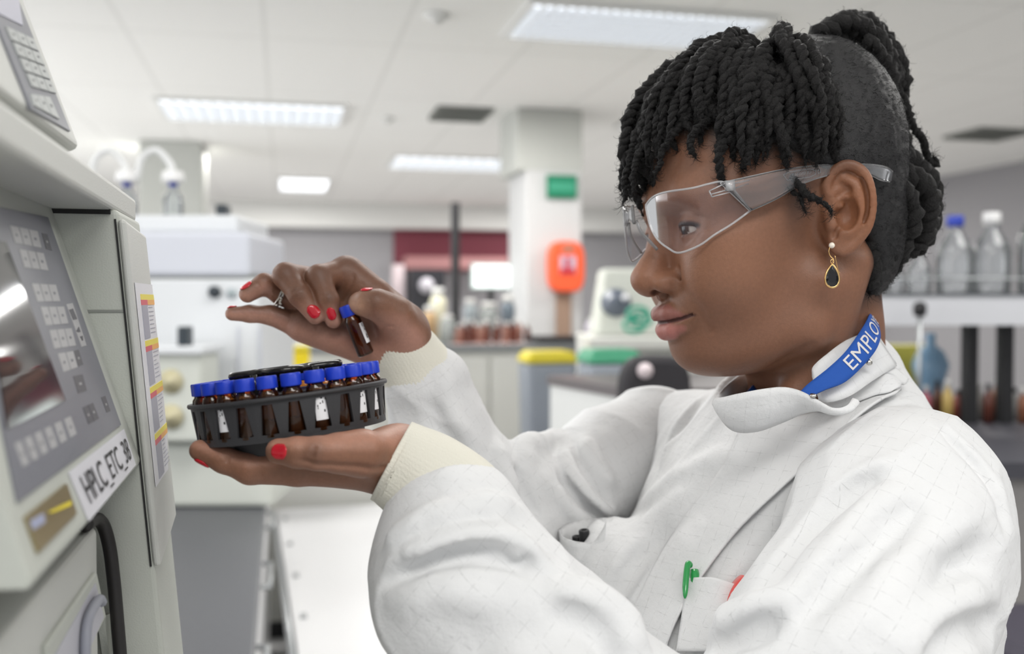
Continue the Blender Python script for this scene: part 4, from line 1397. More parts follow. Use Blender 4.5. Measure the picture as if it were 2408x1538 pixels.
NS = 24
for k in range(NS):
    a0 = 2 * PI * k / NS; hs = PI / NS
    wb, wt = .0050 / .056, .0030 / .0575
    cols = [-hs, None, 0, None, hs]
    base = len(V)
    for z in (Z0, Z1, Z2, Z3):
        w = wb if z <= Z1 else wt
        for c in (-hs, -w, 0, w, hs):
            a = a0 + c; r = rz(z); V.append((r * math.cos(a), r * math.sin(a), z))
    for i in range(3):
        for j in range(4):
            if i == 1 and j in (1, 2): continue
            q = base + i * 5 + j
            F.append((q, q + 1, q + 6, q + 5))
bmw = bmesh.new()
vs = [bmw.verts.new(v) for v in V]
for f in F: bmw.faces.new([vs[i] for i in f])
bmesh.ops.remove_doubles(bmw, verts=bmw.verts, dist=1e-5)
bmw.verts.index_update()
Vw = np.array([v.co[:] for v in bmw.verts]); Fw = [[v.index for v in f.verts] for f in bmw.faces]; bmw.free()
obj('slotted_wall', ctl(Vw), Fw, TRAYM, TRAY, smooth=False, solid=.0016)
mb = MB(); mb.lathe([(.0578, -.0012), (.0606, -.0012), (.0610, 0), (.0606, .0012), (.0580, .0012), (.0574, 0)], (0, 0, 0), (0, 0, 1), 96, closed=True)
for q in mb.V: q[:] = ctl(q)
mb.build('rim', TRAYM, TRAY)
mb = MB(); mb.lathe([(.0, -.0245), (.0450, -.0245), (.0573, -.0242), (.0573, -.0225), (.0430, -.0225), (.0405, -.0215), (.0400, .0015), (.0385, .0022), (.0, .0022)], (0, 0, 0), (0, 0, 1), 72)
for q in mb.V: q[:] = ctl(q)
mb.build('floor_plate', TRAYM, TRAY, auto=40)
mb = MB(); mb.lathe([(.0, -.0330), (.0400, -.0335), (.0428, -.0328), (.0440, -.0240), (.0, -.0240)], (0, 0, 0), (0, 0, 1), 72)
for q in mb.V: q[:] = ctl(q)
mb.build('base', TRAYM, TRAY, auto=40)
mb = MB()
clover = []
for k in range(96):
    a = 2 * PI * k / 96
    r = .0285 + .0048 * math.cos(5 * a + .5)
    clover.append((r * math.cos(a), r * math.sin(a), .0148))
mb.tube(clover, .0026, 10, closed=True)
for k in range(5):
    a = 2 * PI * k / 5 + .5 + PI / 5
    mb.tube([(.0245 * math.cos(a), .0245 * math.sin(a), .0148), (.012 * math.cos(a), .012 * math.sin(a), .0146), (0, 0, .0144)], .0018, 8)
mb.lathe([(.0, .0155), (.0060, .0153), (.0070, .0135), (.0070, .0), (0, 0)], (0, 0, 0), (0, 0, 1), 28)
for k in range(5):
    a = 2 * PI * k / 5 + .5
    mb.lathe([(.0, .0010), (.0022, .0010), (.0022, .0145), (0, .0145)], (.031 * math.cos(a), .031 * math.sin(a), 0), (0, 0, 1), 10)
for q in mb.V: q[:] = ctl(q)
mb.lathe([(0, .0118), (.0262, .0118), (.0268, .0124), (.0262, .0130), (0, .0130)], (0, 0, 0), (0, 0, 1), 40)
mb.V[-1] = ctl(mb.V[-1])
mb.build('carrying_handle', GLOSSB, TRAY)

# vial prototype in its own axes (z up, label towards +x)
VP_ = thing('vial', (0, 0, 0))
mb = MB(); mb.lathe([(0, 0), (.0052, 0), (.0060, .0009), (.0060, .0240), (.0057, .0256), (.0046, .0270), (.0043, .0284), (.0043, .0310)], (0, 0, 0), (0, 0, 1), 28)
vg = mb.build('glass', AMBER, VP_)
mb = MB(); mb.lathe([(0, .0010), (.0050, .0010), (.0053, .0016), (.0053, .0105), (0, .0105)], (0, 0, 0), (0, 0, 1), 24); vl = mb.build('liquid', LIQD, VP_, auto=40)
V = []; F = []
n = 44
for (r, z) in [(0, .0280), (.0055, .0280), (.0058, .0284), (.0058, .0347), (.0055, .0354), (.0030, .0354), (.0026, .0349), (0, .0349)]:
    for k in range(n):
        a = 2 * PI * k / n
        rr = r + (.00012 if (k % 2 and .0281 < z < .0350 and r > .005) else 0)
        V.append((rr * math.cos(a), rr * math.sin(a), z))
for i in range(7):
    for k in range(n): F.append((i * n + k, i * n + (k + 1) % n, (i + 1) * n + (k + 1) % n, (i + 1) * n + k))
vc = obj('cap', V, F, BLUEC, VP_, auto=35)


def label_part(parent, z0, z1, a0, a1, seed):
    R_ = np.random.RandomState(seed); mb = MB(); n = 12
    Vq = []
    for z in (z0, z1):
        for k in range(n):
            a = a0 + (a1 - a0) * k / (n - 1); Vq.append((.00615 * math.cos(a), .00615 * math.sin(a), z))
    mb.add(Vq, [(k, k + 1, n + k + 1, n + k) for k in range(n - 1)], 0)
    for q in range(9):
        a = a0 + (a1 - a0) * R_.uniform(.15, .9); z = z0 + (z1 - z0) * R_.uniform(.08, .92); da = R_.uniform(.06, .22); dz = R_.uniform(.0004, .0022)
        Vq = [(.00620 * math.cos(x), .00620 * math.sin(x), y) for y in (z, z + dz) for x in (a, a + da * .5, a + da)]
        mb.add(Vq, [(0, 1, 4, 3), (1, 2, 5, 4)], 1)
    return mb.build('label', [PAPER, INK], parent, smooth=True, origin=(0, 0, 0))


vlab = label_part(VP_, .0065, .0205, -.75, .55, 3)


def vial_copy(first, loc, M3, label, with_label, twist_=0.0, group='vials in the carousel', dark=True):
    r = VP_ if first else VP_.copy()
    if not first: COL.objects.link(r)
    Rz = np.array([[math.cos(twist_), -math.sin(twist_), 0], [math.sin(twist_), math.cos(twist_), 0], [0, 0, 1]])
    M = M3 @ Rz
    r.rotation_euler = Matrix(M.tolist()).to_euler(); r.location = Vector(loc)
    tag(r, label, 'vial', group)
    if not first:
        for ch in (vg, vl, vc, vlab):
            if ch is vlab and not with_label: continue
            c = ch.copy(); COL.objects.link(c); c.parent = r
    return r


ORD = ['first', 'second', 'third', 'fourth', 'fifth', 'sixth', 'seventh', 'eighth', 'ninth', 'tenth', 'eleventh', 'twelfth', 'thirteenth', 'fourteenth', 'fifteenth', 'sixteenth', 'seventeenth', 'eighteenth', 'nineteenth', 'twentieth']
slots = []
for k in range(24):
    a = 2 * PI * k / 24
    P = ctl([[.0517 * math.cos(a), .0517 * math.sin(a), -.0222]])[0]
    slots.append((a, P, math.sin(a)))
front = sorted([s for s in slots if s[2] < -.01], key=lambda s: math.cos(s[0]))
rear = sorted([s for s in slots if s[2] >= -.01], key=lambda s: math.cos(s[0]))
labelled = {3, 7, 9, 10}
first = True
for i, (a, P, _) in enumerate(front):
    # the prototype is used for the first labelled one
    wl = i in labelled
    txt = ('amber vial showing a white paper label, ' if wl else 'plain amber vial with a blue cap, ') + ORD[i] + " from the left in the carousel's near half"
    if wl and first:
        vial_copy(True, P, TRM_, txt, True, a + .15); first = False
    else:
        vial_copy(False, P, TRM_, txt, wl, a + (.15 if i < 8 else -.1))
for i, (a, P, _) in enumerate(rear):
    vial_copy(False, P, TRM_, "blue-capped amber vial standing " + ORD[i] + " from the left in the carousel's far half", False, a)

# the bottle between thumb and finger
hb0, hb1 = U(861, 834, .757), U(817, 724, .752)
hz = nrm(hb1 - hb0); hx_ = nrm(np.cross([0, 1, 0], hz)); hy_ = np.cross(hz, hx_); HMv = np.stack([dirW(hx_), dirW(hy_), dirW(hz)], 1)
HV = thing('vial', toW([hb0])[0], "small amber vial of liquid with a blue cap held between the woman's finger and thumb", 'vial')
HV.rotation_euler = Matrix(HMv.tolist()).to_euler()
HV.scale = (1.06, 1.06, 1.14)
for src in (vg, vc):
    c = src.copy(); COL.objects.link(c); c.parent = HV
mb = MB(); mb.lathe([(0, .0010), (.0050, .0010), (.0053, .0016), (.0053, .0238), (0, .0238)], (0, 0, 0), (0, 0, 1), 24)
ol = mb.build('liquid', LIQ, None, origin=(0, 0, 0), auto=40); ol.parent = HV
ol2 = label_part(None, .0075, .0215, -.85, .15, 5)
ol2.parent = HV; ol2.location = (0, 0, 0)

# silver ring on the ring finger
RP = U(655, 706, .786); rt = nrm(U(660, 690, .786) - U(735, 722, .794)); re = nrm(np.cross(rt, [0, 1, 0])); rg = np.cross(rt, re)
RP = U(664, 692, .7865)
SILV = mat('silver', (.62, .60, .56), rough=.25, metal=1.0)
RING = thing('ring', toW([RP])[0], "silver ring on the ring finger of the woman's raised hand", 'ring')
mb = MB(); mb.tube([toW([RP + .0097 * (math.cos(a) * re + math.sin(a) * rg)])[0] for a in np.linspace(0, 2 * PI, 40)[:-1]], .0011, 8, closed=True)
mb.tube([toW([RP + rt * .0022 + .0097 * (math.cos(a) * re + math.sin(a) * rg)])[0] for a in np.linspace(0, 2 * PI, 40)[:-1]], .0008, 8, closed=True)
mb.build('band', SILV, RING)
mb = MB()
for q in range(14):
    a = 2 * PI * q / 14
    c = toW([RP + rt * (.0011 * math.sin(q * 2.2)) + .0106 * (math.cos(a) * re + math.sin(a) * rg)])[0]
    mb.lathe([(0, -.0016), (.0014, -.0007), (.0015, .0003), (.0010, .0012), (0, .0015)], c, dirW(re), 8)
mb.build('beading', SILV, RING)

# pens and the red badge in the breast pockets
PENB = mat('black_pen', (.012, .012, .014), rough=.3); PENG = mat('green_pen', (.02, .30, .07), rough=.3, coat=.4); REDP = mat('red_plastic', (.75, .035, .02), rough=.3, coat=.4)


def on_coat(px, py, lift): 
    p = T.trace([(px, py)]); return (p + T.grad(p) * lift)[0]


for i, (x, y, lb) in enumerate([(1373, 1254, "black pen standing tallest in the coat's gaping far breast pocket"), (1384, 1266, "black pen at the right edge of the coat's far breast pocket"), (1357, 1268, "black pen sunk lowest in the coat's far breast pocket")]):
    top = U(x, y - 8, .786 + .006 * i); bot = U(x + 10, y + 120, .792 + .004 * i)
    ax = nrm(top - bot)
    o = thing('pen', toW([bot])[0], lb, 'pen', 'black pens in the far pocket')
    mb = MB(); mb.lathe([(0, 0), (.0030, .001), (.0033, .008), (.0033, np.linalg.norm(top - bot) - .006)], toW([bot])[0], dirW(ax), 16); mb.build('barrel', PENB, o)
    mb = MB(); mb.lathe([(.0040, -.011), (.0043, -.010), (.0043, -.001), (.0038, 0), (.0026, 0), (.0024, -.002), (0, -.002)], toW([top])[0], dirW(ax), 16); mb.build('end_cap', PENB, o)
top, bot = on_coat(1640, 1346, .0125), on_coat(1632, 1425, .0125)
GP = thing('pen', toW([bot])[0], "green pen clipped outside the coat's near breast pocket", 'pen')
mb = MB(); pts = spline([top - nrm(T.grad([top])[0]) * .004, top, (top + bot) / 2 + T.grad([top])[0] * .0008, bot], 20)
mb.tube(toW(pts), [.0012, .0019] + [.0022] * 14 + [.0020, .0018, .0014, .0006], 12); mb.build('clip', PENG, GP)
b0 = on_coat(1645, 1352, .007); b1 = on_coat(1650, 1500, .004)
mb = MB(); mb.lathe([(0, 0), (.0034, 0), (.0036, .002), (.0036, np.linalg.norm(b0 - b1) - .004), (.0030, np.linalg.norm(b0 - b1))], toW([b1])[0], dirW(b0 - b1), 14); mb.build('barrel', PENG, GP)
rc = on_coat(1722, 1396, .012); rn = nrm(T.grad([rc])[0] + np.array([-.35, -.35, .1]))
RB = thing('badge', toW([rc])[0], "red round badge showing at the coat's near breast pocket", 'badge')
mb = MB(); mb.lathe([(0, -.0016), (.0118, -.0016), (.0124, -.0008), (.0118, .0010), (.0060, .0022), (0, .0026)], toW([rc])[0], dirW(rn), 40); mb.build('disc', REDP, RB)
# ================================================================== bench instrument at the left
CASE = mat('case_grey_green', (.50, .52, .475), rough=.55, bump=.25, bump_scale=900)
CASE2 = mat('case_light_grey', (.55, .56, .53), rough=.5, bump=.2, bump_scale=900)
PANEL = mat('panel_grey', (.185, .19, .215), rough=.45)
KEYL = mat('key_light', (.40, .40, .405), rough=.5); KEYD = mat('key_dark', (.10, .10, .112), rough=.5)
DARKGAP = mat('dark_gap', (.02, .02, .02), rough=.8)
SCREEN = mat('dark_screen', (.035, .034, .038), rough=.06, spec=.7)
LABELW = mat('label_white', (.66, .66, .70), rough=.5)
LC = thing('liquid_chromatograph', (-.30, .50, .93), 'grey bench chromatograph with sloping keypad panel, at the left edge', 'lab instrument')
YC = .66


def XZ(px, py, y):
    p = RW(px, py, 1, y); return (p[0], p[2])


def onpl(px, py, p0, n, lift=0.0):
    r = dirW(U(px, py, 1.0)); t = ((p0 - CAMLOC) @ n) / (r @ n)
    return CAMLOC + r * t + n * lift


def quadpatch(mb, pix, p0, n, lift, mi=0, thick=.0008):
    P = [onpl(x, y, p0, n, lift) for x, y in pix]; Q = [p - n * thick for p in P]
    mb.hexa(Q + P, mi)


def cells(mb, q, cols, rows, p0, n, lift, mi=0, gap=.10, thick=.001):
    q = [np.array(p, float) for p in q]
    bl = lambda u, v: (q[0] * (1 - u) + q[1] * u) * (1 - v) + (q[3] * (1 - u) + q[2] * u) * v
    for c in range(cols):
        for r in range(rows):
            u0, u1 = (c + gap / 2) / cols, (c + 1 - gap / 2) / cols; v0, v1 = (r + gap / 2) / rows, (r + 1 - gap / 2) / rows
            quadpatch(mb, [bl(u0, v0), bl(u1, v0), bl(u1, v1), bl(u0, v1)], p0, n, lift, mi, thick)


def keyparts(q, cols, m, gap=.10):
    q = [np.array(p, float) for p in q]
    bl = lambda u, v: (q[0] * (1 - u) + q[1] * u) * (1 - v) + (q[3] * (1 - u) + q[2] * u) * v
    for c in range(cols):
        mb = MB(); u0, u1 = (c + gap / 2) / cols, (c + 1 - gap / 2) / cols
        quadpatch(mb, [bl(u0, .03), bl(u1, .03), bl(u1, .97), bl(u0, .97)], PA, PN, .0012, 0, .0012)
        # printed legend
        quadpatch(mb, [bl(u0 + (u1 - u0) * .35, .45), bl(u0 + (u1 - u0) * .6, .45), bl(u0 + (u1 - u0) * .6, .58), bl(u0 + (u1 - u0) * .35, .58)], PA, PN, .0014, 1, .0001)
        mb.build('key', [m, PANEL if m is KEYL else KEYL], LC, smooth=False)


a = XZ(118, 478, YC); b = XZ(331, 1082, YC); b2 = XZ(333, 1094, YC)
PA = np.array([a[0], YC, a[1]]); PB = np.array([b[0], YC, b[1]])
PN = nrm(np.cross(np.array([0, 1.0, 0]), PB - PA)); PN = PN if PN[0] > 0 else -PN
near_y = onpl(36, 1186, PA, PN)[1] - .012
xb = -.62
# console body with the sloping face
mb = MB(); mb.prism([(a[0], a[1]), (b[0], b[1]), (b2[0] - .002, b2[1]), (b2[0] - .09, b2[1] + .004), (xb, b2[1] + .004), (xb, a[1])], 1, near_y, YC)
mb.build('console', CASE, LC, smooth=False, bevel=.004, bseg=3)
mb = MB(); quadpatch(mb, [(-110, 466), (109, 512), (281, 1000), (37, 1184)], PA, PN, .0010, 0, .002)
# keep the panel inside the near end of the console
for V in mb.V: V[:, 1] = np.maximum(V[:, 1], near_y + .008)
mb.build('control_panel', PANEL, LC, smooth=False)
keyparts([(16, 530), (84, 544), (94, 586), (29, 573)], 3, KEYL)
keyparts([(38, 586), (98, 596), (110, 639), (51, 631)], 3, KEYL)
keyparts([(67, 667), (127, 670), (138, 711), (82, 712)], 3, KEYL)
keyparts([(88, 722), (146, 721), (157, 763), (102, 768)], 3, KEYL)
keyparts([(109, 777), (164, 772), (175, 815), (122, 823)], 3, KEYL)
keyparts([(129, 832), (168, 826), (179, 866), (144, 878)], 2, KEYL)
keyparts([(167, 826), (180, 822), (192, 860), (179, 865)], 1, KEYD)
keyparts([(165, 885), (190, 880), (201, 921), (178, 928)], 1, KEYD)
keyparts([(188, 959), (214, 947), (229, 987), (203, 1001)], 2, KEYD)
keyparts([(232, 935), (243, 931), (256, 969), (246, 973)], 1, KEYD)
keyparts([(93, 548), (106, 551), (118, 592), (104, 588)], 1, KEYD, 0)
keyparts([(22, 1046), (164, 977), (179, 1021), (44, 1105)], 6, KEYL, .35)
mb = MB(); quadpatch(mb, [(151, 717), (166, 714), (199, 814), (187, 817)], PA, PN, .0012, 0)
quadpatch(mb, [(157, 730), (166, 727), (176, 752), (167, 754)], PA, PN, .0014, 1); quadpatch(mb, [(174, 780), (180, 770), (184, 782)] + [(178, 783)], PA, PN, .0014, 1); quadpatch(mb, [(183, 793), (189, 791), (190, 802), (188, 803)], PA, PN, .0014, 1)
mb.build('arrow_strip', [KEYL, KEYD], LC, smooth=False)
mb = MB(); quadpatch(mb, [(-60, 560), (6, 570), (147, 944), (8, 1012)], PA, PN, .0016, 0, .001)
for V in mb.V: V[:, 1] = np.maximum(V[:, 1], near_y + .014)
mb.build('display_screen', SCREEN, LC, smooth=False)
# name strip and metal badge
mb = MB(); quadpatch(mb, [(158, 1112), (288, 1010), (316, 1094), (206, 1226)], PA, PN, .0010, 0, .0008); strip_ = mb.build('name_label', LABELW, LC, smooth=False)
tv, tf = text_mesh('HPLC_ETC_38', 1.0)
P0, P1, P2, P3 = [onpl(*q, PA, PN, .0016) for q in [(160, 1118), (291, 1016), (313, 1088), (206, 1216)]]
tw = tv[:, 0].max() - tv[:, 0].min(); x0 = tv[:, 0].min(); y0, y1 = tv[:, 1].min(), tv[:, 1].max()
Q = []
for v in tv:
    s = .07 + .88 * (v[0] - x0) / tw; t = .93 - .78 * (v[1] - y0) / (y1 - y0)
    Q.append((P0 * (1 - s) + P1 * s) * (1 - t) + (P3 * (1 - s) + P2 * s) * t)
obj('lettering', Q, tf, INK, strip_, smooth=False)
BRASS = mat('brass_badge', (.36, .30, .17), rough=.35, metal=.6); BYEL = mat('badge_yellow', (.75, .62, .05), rough=.5); BBLU = mat('badge_blue', (.35, .38, .52), rough=.5)
mb = MB(); quadpatch(mb, [(53, 1217), (150, 1139), (174, 1210), (84, 1302)], PA, PN, .0014, 0, .002)
quadpatch(mb, [(104, 1207), (158, 1180), (158, 1192), (112, 1210)], PA, PN, .0018, 1, .0004); quadpatch(mb, [(60, 1228), (92, 1210), (96, 1232), (68, 1250)], PA, PN, .0018, 2, .0004)
mb.build('badge_plate', [BRASS, BYEL, BBLU], LC, smooth=False)

# right-hand column with its door
ct = XZ(276, 470, YC); cb = XZ(386, 1538, YC)
lean = (cb[0] - ct[0]) / (cb[1] - ct[1])
cx = lambda z: ct[0] + (z - ct[1]) * lean
y2 = YC + .095
zb = .92
mb = MB(); mb.hexa([(xb, YC, zb), (cx(zb), YC, zb), (cx(zb), y2, zb), (xb, y2, zb), (xb, YC, ct[1] - .006), (cx(ct[1] - .006), YC, ct[1] - .006), (cx(ct[1] - .006), y2, ct[1] - .006), (xb, y2, ct[1] - .006)])
mb.build('column', CASE, LC, smooth=False, bevel=.003, bseg=3)
# the door: a slab standing out from the column, with a dark shut line
d0 = XZ(263, 515, YC); d1 = XZ(346, 1332, YC)
mb = MB(); off = .004
mb.hexa([(cx(d1[1]) - .0008, YC - .0025, d1[1]), (cx(d1[1]) + off, YC - .0025, d1[1]), (cx(d1[1]) + off, y2 - .002, d1[1] + .012), (cx(d1[1]) - .0008, y2 - .002, d1[1] + .012),
         (cx(d0[1]) - .0008, YC - .0025, d0[1]), (cx(d0[1]) + off, YC - .0025, d0[1]), (cx(d0[1]) + off, y2 - .002, d0[1] - .004), (cx(d0[1]) - .0008, y2 - .002, d0[1] - .004)])
door = mb.build('door', CASE2, LC, smooth=False, bevel=.0025, bseg=3)
mb = MB()
for (z0, z1, xo) in [(d1[1], d0[1], -.0030)]:
    mb.hexa([(cx(z0) + xo, YC - .0012, z0), (cx(z0) + xo + .0011, YC - .0012, z0), (cx(z0) + xo + .0011, YC, z0), (cx(z0) + xo, YC, z0), (cx(z1) + xo, YC - .0012, z1), (cx(z1) + xo + .0011, YC - .0012, z1), (cx(z1) + xo + .0011, YC, z1), (cx(z1) + xo, YC, z1)])
mb.build('door_gap', DARKGAP, LC, smooth=False)
zs = XZ(250, 731, YC)[1]
mb = MB(); mb.bx(cx(zs) - .05, cx(zs) - .003, YC - .0008, YC, zs - .0008, zs + .0006); mb.build('panel_seam', mat('seam_grey', (.25, .26, .24), rough=.8), LC, smooth=False)
# coloured instruction sheet on the door
SHY = mat('sheet_yellow', (.78, .66, .08), rough=.5); SHR = mat('sheet_red', (.62, .10, .13), rough=.5); SHO = mat('sheet_orange', (.80, .40, .10), rough=.5); SHG = mat('sheet_grey', (.36, .36, .42), rough=.5); SHW = mat('sheet_white', (.70, .70, .73), rough=.5)
zt, zl = XZ(305, 664, YC)[1], XZ(352, 1150, YC)[1]
sx = lambda z, l: cx(z) + off + l


def srect(mb, y0, y1, z0, z1, l, mi):
    mb.hexa([(sx(z0, l - .0003), y0, z0), (sx(z0, l), y0, z0), (sx(z0, l), y1, z0), (sx(z0, l - .0003), y1, z0), (sx(z1, l - .0003), y0, z1), (sx(z1, l), y0, z1), (sx(z1, l), y1, z1), (sx(z1, l - .0003), y1, z1)], mi)


mb = MB(); ya, yb = YC + .006, y2 - .004
srect(mb, ya, yb, zl, zt, .0006, 0)
H_ = zt - zl
for k in range(4):
    z1 = zt - H_ * (.055 + .235 * k)
    ym = ya + .018
    srect(mb, ym, yb, z1 - H_ * .028, z1, .0009, 1)
    srect(mb, ym, ym + (yb - ym) * .45, z1 - H_ * .055, z1 - H_ * .028, .0009, 2)
    srect(mb, ym + (yb - ym) * .45, yb, z1 - H_ * .055, z1 - H_ * .028, .0009, 3)
    srect(mb, ym, ym + (yb - ym) * .42, z1 - H_ * .225, z1 - H_ * .055, .0009, 4)
    for q in range(7):
        zz = z1 - H_ * (.066 + .022 * q); srect(mb, ym + (yb - ym) * .5, ym + (yb - ym) * RNG.uniform(.65, .97), zz - H_ * .004, zz, .0009, 4)
mb.build('instruction_sheet', [SHW, SHY, SHR, SHO, SHG], LC, smooth=False)

# top shelf slab
f0 = XZ(320, 468, y2 + .002); f1 = XZ(320, 524, y2 + .002)
g0 = XZ(276, 484, YC)
mb = MB(); mb.hexa([(xb, .16, f1[1] + .004), (f1[0], .16, f1[1] + .004), (f1[0], y2 + .002, f1[1]), (xb, y2 + .002, f1[1]), (xb, .16, f0[1] + .004), (f0[0], .16, f0[1] + .004), (f0[0], y2 + .002, f0[1]), (xb, y2 + .002, f0[1])])
mb.build('top_shelf', CASE2, LC, smooth=False, bevel=.003, bseg=3)
mb = MB(); mb.bx(xb, g0[0] - .004, YC - .0015, YC + .0005, f1[1] - .0022, f1[1] + .001); mb.build('shadow_gap', DARKGAP, LC, smooth=False)

# tilted keypad unit standing on the shelf
yt = .615
ta_ = XZ(190, 352, yt); tb_ = XZ(56, 0, yt)
slope = (tb_[0] - ta_[0]) / (tb_[1] - ta_[1]); zt2 = ta_[1] + .24; tt_ = (ta_[0] + slope * .24, zt2)
mb = MB(); mb.prism([(ta_[0], ta_[1]), tt_, (tt_[0] - .07, zt2), (xb, zt2), (xb, f0[1] + .003), (ta_[0] - .035, f0[1] + .003)], 1, .30, yt)
mb.build('upper_unit', CASE2, LC, smooth=False, bevel=.004, bseg=3)
UA = np.array([ta_[0], yt, ta_[1]]); UB = np.array([tb_[0], yt, tb_[1]]); UN = nrm(np.cross(np.array([0, 1.0, 0]), UB - UA)); UN = UN if UN[0] > 0 else -UN
PALEP = mat('panel_lilac', (.50, .50, .58), rough=.4)
mb = MB(); quadpatch(mb, [(-60, 30), (-20, -160), (161, 312), (66, 256)], UA, UN, .0012, 0, .002)
mb.V = []; mb.F = []; mb.M = []; mb.n = 0
quadpatch(mb, [(-40, -10), (38, 0), (161, 310), (68, 258)], UA, UN, .0012, 0, .0015)
mb.build('keypad_panel', PANEL, LC, smooth=False)
mb = MB(); quadpatch(mb, [(-40, -40), (30, -40), (46, 62), (-10, 35)], UA, UN, .0018, 0, .001); mb.build('keypad_window', PALEP, LC, smooth=False)


def ukeys(q, cols, rows, m):
    q = [np.array(p, float) for p in q]
    bl = lambda u, v: (q[0] * (1 - u) + q[1] * u) * (1 - v) + (q[3] * (1 - u) + q[2] * u) * v
    for c in range(cols):
        for r in range(rows):
            mb = MB(); g = .05
            quadpatch(mb, [bl((c + g) / cols, (r + g * 1.6) / rows), bl((c + 1 - g) / cols, (r + g * 1.6) / rows), bl((c + 1 - g) / cols, (r + 1 - g * 1.6) / rows), bl((c + g) / cols, (r + 1 - g * 1.6) / rows)], UA, UN, .0022, 0, .001)
            quadpatch(mb, [bl((c + .4) / cols, (r + .4) / rows), bl((c + .62) / cols, (r + .4) / rows), bl((c + .62) / cols, (r + .52) / rows), bl((c + .4) / cols, (r + .52) / rows)], UA, UN, .0024, 1, .0001)
            mb.build('key', [m, KEYD], LC, smooth=False)


KEYU = mat('key_pale', (.44, .46, .45), rough=.5)
ukeys([(2, 62), (70, 92), (126, 225), (66, 208)], 3, 4, KEYU)
ukeys([(62, 222), (106, 226), (134, 288), (70, 252)], 3, 1, KEYU)
# lower module with a recessed latch
ml = XZ(229, 1236, .625)
mx_ = ml[0]
MP = np.array([mx_, .6, ml[1]]); MNn = np.array([1.0, 0, 0])
mb = MB(); mb.bx(xb, mx_, near_y + .002, .625, .92, ml[1]); mb.build('lower_module', CASE2, LC, smooth=False, bevel=.004, bseg=3)
mb = MB(); q_ = [(96, 1520), (217, 1345), (240, 1450), (112, 1700)]
quadpatch(mb, q_, MP, MNn, .0025, 0, .003); mb.build('latch_frame', CASE, LC, smooth=False, bevel=.001)
mb = MB(); quadpatch(mb, [(112, 1545), (212, 1372), (232, 1452), (122, 1690)], MP, MNn, .0030, 0, .001); mb.build('latch_recess', mat('latch_grey', (.52, .52, .57), rough=.5), LC, smooth=False)
mb = MB(); mb.tube(spline([onpl(x, y, MP, MNn, .006) for x, y in [(172, 1600), (172, 1510), (180, 1455), (205, 1412), (214, 1418)]], 16), .0028, 8); mb.build('latch_handle', mat('latch_dark', (.30, .31, .36), rough=.5), LC)
mb = MB(); quadpatch(mb, [(240, 1450), (262, 1440), (275, 1538), (255, 1560)], MP, MNn, .001, 0, .004); mb.build('module_foot', CASE, LC, smooth=False)
HOSE = mat('black_hose', (.018, .016, .016), rough=.5)
mb = MB(); mb.tube(spline([RW(x, y, 1, yy) for x, y, yy in [(200, 1236, .60), (226, 1220, .63), (244, 1238, .642), (258, 1290, .644), (268, 1370, .645), (276, 1460, .645), (284, 1560, .645), (292, 1700, .645)]], 40), .0040, 12)
mb.build('drain_hose', HOSE, LC)
mb = MB(); mb.hexa([(xb, near_y + .02, .90)] + [(mx_ - .004, near_y + .02, .90), (mx_ - .004, y2 - .01, .90), (xb, y2 - .01, .90), (xb, near_y + .02, .925), (mx_ - .004, near_y + .02, .925), (mx_ - .004, y2 - .01, .925), (xb, y2 - .01, .925)]); mb.build('base_plinth', CASE, LC, smooth=False)
# ================================================================== the laboratory
ZC = 2.62
WALLW = mat('wall_white', (.72, .72, .70), rough=.8); WALLG = mat('wall_grey', (.33, .325, .34), rough=.8); MAROON = mat('wall_maroon', (.20, .045, .065), rough=.7)
COLG = mat('column_grey', (.52, .53, .50), rough=.8); COLW = mat('column_white', (.60, .60, .60), rough=.8)
FLOORM = mat('floor_vinyl', (.66, .65, .64), rough=.5, noise_amt=.06, noise_scale=8)
WHITEL = mat('white_laminate', (.85, .85, .86), rough=.35); CREAM = mat('cream_laminate', (.72, .72, .68), rough=.5); BLACKT = mat('black_worktop', (.075, .078, .088), rough=.42, noise_amt=.08, noise_scale=60)
STEEL = mat('brushed_steel', (.45, .47, .48), rough=.35, metal=.8); BLACKM = mat('black_metal', (.018, .018, .02), rough=.5)
PALEM = mat('machine_white', (.68, .70, .72), rough=.45); PALEM2 = mat('machine_pale_blue', (.58, .60, .66), rough=.45); PALEM3 = mat('machine_cream', (.60, .62, .57), rough=.5)


def struct(name, mb, m, **kw):
    o = mb.build(name, m, None, smooth=False, **kw) if isinstance(mb, MB) else mb
    o['kind'] = 'structure'; return o


